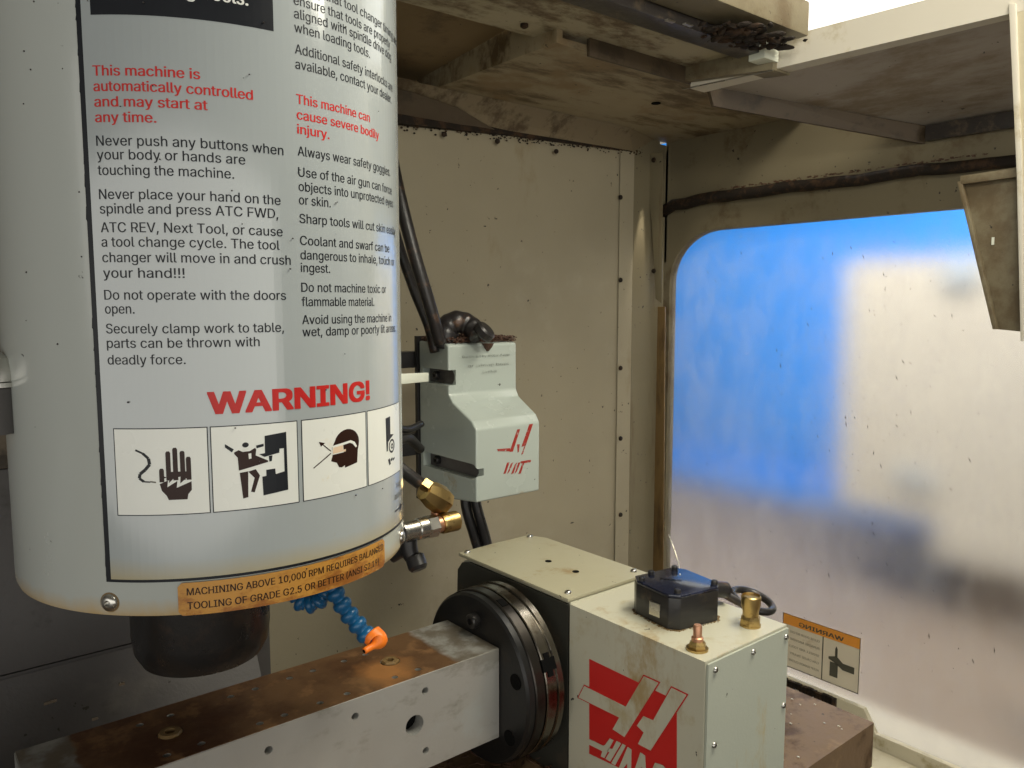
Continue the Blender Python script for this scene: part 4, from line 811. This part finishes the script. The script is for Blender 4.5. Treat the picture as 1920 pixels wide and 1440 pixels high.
# 2: worker and machine (frame px of close-up)
F = (598, 1075, 335, 800)
G = lambda pts: pts
pic(1, F, [[(885, 400), (1010, 388), (1013, 720), (868, 735), (865, 628), (888, 626), (888, 592), (940, 590), (942, 622), (994, 612), (994, 480), (968, 480), (968, 492), (884, 500)],
           [(905, 515), (926, 513), (922, 545), (908, 547)], [(852, 500), (965, 490), (968, 502), (880, 518)]], M['ink_black'])
pic(1, F, [disc(778, 442, 18, 14), [(668, 430), (715, 462), (704, 478), (668, 448)], [(835, 450), (878, 443), (878, 458), (838, 466)]], M['ink_black'])
pic(1, F, [[(715, 480), (740, 468), (762, 480), (800, 478), (830, 462), (836, 472), (832, 505), (900, 540), (900, 548), (738, 582), (734, 510), (716, 488)]], M['ink_brown'])
pic(1, F, [[(792, 492), (808, 490), (808, 520), (794, 522)], [(768, 458), (790, 458), (784, 476), (774, 476)]], M['ink_white'], 0.00152)
pic(1, F, [[(742, 595), (788, 590), (784, 735), (756, 740)], [(788, 592), (830, 582), (852, 620), (820, 712), (800, 706), (822, 630)]], M['ink_brown'])
# 3: head with goggles
F = (1095, 1447, 300, 765)
hd = [(1290, 610), (1275, 605), (1268, 590), (1262, 575), (1242, 566), (1232, 560), (1240, 530), (1238, 480)] + [(1325 + 74 * math.cos(R(a_)), 470 - 86 * math.sin(R(a_))) for a_ in range(165, -16, -15)] + [(1390, 520), (1384, 600), (1308, 616), (1308, 600)]
pic(2, F, [hd], M['ink_brown'])
pic(2, F, [[(1240, 470), (1345, 455), (1370, 470), (1385, 500), (1376, 506), (1358, 480), (1340, 470), (1300, 476), (1302, 520), (1238, 524)]], M['ink_white'], 0.00152)
pic(2, F, [[(1244, 482), (1298, 476), (1300, 514), (1242, 518)], [(1300, 505), (1314, 502), (1314, 516), (1302, 518)]], M['ink_skin'], 0.00162)
pic(2, F, pline([(1232, 500), (1187, 448)], 5) + pline([(1232, 512), (1143, 584)], 6) + [[(1172, 434), (1203, 446), (1182, 464)]], M['ink_brown'])
# 4: gears and hand
F = (1455, 1637, 240, 640)
pic(3, F, [[(1535, 302), (1562, 298), (1562, 400), (1585, 408), (1562, 425), (1548, 440), (1545, 490), (1538, 490)]], M['ink_black'])
rg = lambda cx_, cy_, r0x, r0y, r1: [[(cx_ + r0x * math.cos(a1_), cy_ + r0y * math.sin(a1_)), (cx_ + r0x * math.cos(a2_), cy_ + r0y * math.sin(a2_)), (cx_ + r0x * r1 * math.cos(a2_), cy_ + r0y * r1 * math.sin(a2_)), (cx_ + r0x * r1 * math.cos(a1_), cy_ + r0y * r1 * math.sin(a1_))] for a1_, a2_ in [(2 * math.pi * k / 18, 2 * math.pi * (k + 1) / 18) for k in range(18)]]
pic(3, F, rg(1570, 470, 19, 40, 0.72) + rg(1572, 472, 8, 16, 0.5), M['ink_black'])
pic(3, F, [[(1545, 540), (1556, 535), (1562, 570), (1553, 575)], [(1560, 545), (1572, 535), (1574, 548), (1564, 558)], [(1574, 548), (1588, 540), (1588, 552), (1576, 560)]], M['ink_black'])
bm = bmesh.new()
for i in range(46):
    a_ = random.uniform(-165, -50); z_ = random.uniform(-0.19, 0.2); s_ = random.uniform(.0002, .0007); p = cyl(a_, z_, CR + (.0019 if T0 < a_ < T1 else .0002)); bmesh.ops.create_icosphere(bm, subdivisions=1, radius=s_, matrix=Matrix.Translation(p))
from_bm('speck', bm, M['rail'], head, kind='stuff')
bm = bmesh.new(); z_ = -0.17
while z_ < 0.22:
    h_ = random.uniform(.003, .012); w_ = random.uniform(0.05, 0.38); bm.faces.new([bm.verts.new((x_, y_, 0)) for x_, y_ in ((T0 - w_, z_ + h_ * .2), (T0 + .05, z_), (T0 + .05, z_ + h_), (T0 - w_ * .6, z_ + h_ * .8))]); z_ += h_ * random.uniform(1, 2.6)
wrap(bm, 'border_dirt', M['ink_black'], placard, 0.0005)['kind'] = 'stuff'
# orange label
lab = wpoly('orange_label', [[(-119.0, -0.1945), (-59.0, -0.1945), (-58.0, -0.191), (-58.0, -0.176), (-59.0, -0.1735), (-119.0, -0.1735), (-119.9, -0.176), (-119.9, -0.192)]], M['ink_orange'], head, 0.0012, 0.0004)
wtext([('MACHINING ABOVE 10,000 RPM REQUIRES BALANCED', -117.8, -0.1815, -58.9), ('TOOLING OF GRADE G2.5 OR BETTER (ANSI S2.19)', -117.8, -0.1905, -61.5)], M['ink_brown'], 0.014, 0.0072, 1, 0.0017, 'lettering', lab)
for a_, z_ in ((-137.2, -0.186), (-40.2, -0.186)):
    q = cyl(a_, z_, CR - 0.0005); lathe('screw', [(0.0056, 0), (0.0056, 0.0008), (0.0050, 0.0022), (0.0034, 0.0032), (0.0022, 0.0034), (0.0020, 0.0012)], q, (math.cos(R(a_)), math.sin(R(a_)), 0), M['steel'], head, 24, True, 60)
    lathe('washer', [(0.0064, 0), (0.0064, 0.0007)], q, (math.cos(R(a_)), math.sin(R(a_)), 0), M['rustpost'], head, 24)

# ---------------------------------------------------------------- coolant hoses (segmented)
def seg_hose(label, pts, r, nozzle=None):
    t = thing('coolant_hose', label, 'coolant hose', tuple(pts[0]), 'blue segmented coolant hoses'); pts = [Vector(p) for p in pts]
    proto = None
    for a, b in zip(pts, pts[1:]):
        L = (b - a).length
        prof = [(r * .6, -L * .12), (r * .86, -L * .04), (r * 1.02, L * .10), (r * 1.06, L * .30), (r * 1.0, L * .5), (r * .86, L * .64), (r * .74, L * .70), (r * .72, L * .92)]
        lathe('segment', prof, a, b - a, M['blue'], t, 18, True, 60)
    if nozzle:
        a, b, c = [Vector(p) for p in nozzle]
        bm = bmesh.new(); pp = spline([a, b, c], 8); btube(bm, pp, lambda s: r * (1.15 - 0.15 * s) if s < 0.45 else r * max(0.36, 1.08 - (s - .45) * 2.6), 18); from_bm('nozzle', bm, M['orange'], t, True)
        d = (c - b).normalized(); lathe('orifice', [(r * .2, 0), (r * .2, 0.0006)], c, d, M['hole'], t, 12)
    return t
zc1 = 0.70
seg_hose('blue segmented coolant hose ending in an orange nozzle above the fixture bar', [at(u, v, zc1) for u, v in ((612, 1082), (626, 1108), (638, 1128), (651, 1148), (666, 1166), (681, 1184), (696, 1203))], 0.0082,
         (at(697, 1190, zc1), at(708, 1204, zc1 - 0.004), at(683, 1221, zc1 - 0.014)))
zc2 = 0.735
seg_hose('short blue segmented coolant hose curling up under the spindle head', [at(u, v, zc2) for u, v in ((548, 1108), (558, 1126), (576, 1134), (594, 1130), (608, 1116), (616, 1098))], 0.0085)

# ---------------------------------------------------------------- air fittings right of the head
t = thing('pipe_fitting', 'brass and steel pipe elbow fitting at the right edge of the spindle head', 'pipe fitting', tuple(at(800, 985, 0.72)))
d0 = at(752, 999, 0.70); d1 = at(856, 976, 0.74); ax_ = (d1 - d0); Lh = ax_.length; ax_.normalize()
lathe('coupling', [(0.0095, 0), (0.0095, 0.002), (0.0088, 0.003), (0.0088, 0.016), (0.0098, 0.017), (0.0098, Lh * .42)], d0, ax_, M['steel'], t, 24)
lathe('nut', [(0.0098, Lh * .42), (0.0105, Lh * .44), (0.0105, Lh * .60), (0.009, Lh * .62)], d0, ax_, M['steel'], t, 6, True, 20)
lathe('collar', [(0.0075, Lh * .62), (0.0075, Lh * .72)], d0, ax_, M['copper'], t, 20)
lathe('end_cap', [(0.0088, Lh * .70), (0.0094, Lh * .73), (0.0094, Lh * .99), (0.0085, Lh)], d0, ax_, M['brass'], t, 24)
e0 = at(832, 966, 0.735); e1 = at(818, 945, 0.735); e2 = at(805, 920, 0.735)
tube('stem', [at(817, 975, 0.735), at(817, 950, 0.735)], 0.0045, M['copper'], t, 12, 2)
ctr = at(820, 934, 0.73); axe = (at(845, 945, 0.745) - at(790, 912, 0.72)).normalized()
lathe('elbow', [(0.006, -0.020), (0.0095, -0.018), (0.0125, -0.008), (0.0135, 0.004), (0.0115, 0.011), (0.006, 0.014)], ctr, axe, M['brass'], t, 8, True, 25)
g0 = at(799, 912, 0.715); lathe('square_plug', [(0.0055, -0.004), (0.006, 0.0), (0.0055, 0.006)], g0, (-0.2, -0.7, 0.65), M['brass'], t, 4, True, 20)
tube('tube', [at(740, 870, 0.75), at(770, 893, 0.745), at(806, 920, 0.735)], 0.0062, M['rubber'], t, 14)
t = thing('valve_knob', 'small black valve knob hanging below the pipe fitting', 'knob', tuple(at(775, 1045, 0.72)))
tube('body', [at(765, 1012, 0.73), at(768, 1034, 0.73), at(774, 1046, 0.73)], lambda s: 0.0085 - 0.001 * s, M['black'], t, 14)
tube('arm', [at(736, 1048, 0.74), at(752, 1036, 0.735), at(768, 1030, 0.73)], lambda s: 0.004 + 0.003 * s, M['black'], t, 12)
lathe('cap', [(0.006, 0), (0.009, 0.002), (0.0092, 0.012), (0.007, 0.015)], at(776, 1040, 0.73), at(786, 1070, 0.725) - at(776, 1040, 0.73), M['black'], t, 16)
t = thing('white_rod', 'short flat white rod between the spindle head and the cast cover', 'rod', tuple(at(770, 708, 1.0)))
a_, b_ = at(730, 712, 0.98), at(803, 707, 1.13); prism('rod', [a_ + UP * .007, b_ + UP * .0065, b_ - UP * .0065, a_ - UP * .007], FW * 0.006, M['whitetag'], t, 0.001)
t = thing('dark_lever', 'thin dark lever reaching from the head to the cast cover', 'lever', tuple(at(770, 820, 1.05)))
tube('arm', [at(735, 800, 1.05), at(765, 805, 1.08), at(790, 795, 1.12)], 0.005, M['black'], t, 10)
tube('arm', [at(735, 832, 1.05), at(765, 822, 1.08), at(788, 842, 1.12)], 0.007, M['black'], t, 10)
# chrome fitting at the far left edge
t = thing('chrome_fitting', 'shiny round metal fitting cut off by the left edge beside the head', 'pipe fitting', tuple(at(0, 740, 0.55)))
lathe('dome', [(0.012, 0), (0.016, 0.003), (0.016, 0.010), (0.012, 0.018), (0.004, 0.022)], at(-12, 722, 0.52), (0, 0, 1), M['steel'], t, 28)
lathe('flange', [(0.0175, 0), (0.0175, 0.003)], at(-12, 724, 0.52), (0, 0, 1), M['steel'], t, 28)
lathe('stem', [(0.0145, 0), (0.0145, 0.03), (0.012, 0.031)], at(-12, 812, 0.52), (0, 0, 1), M['col'], t, 28)
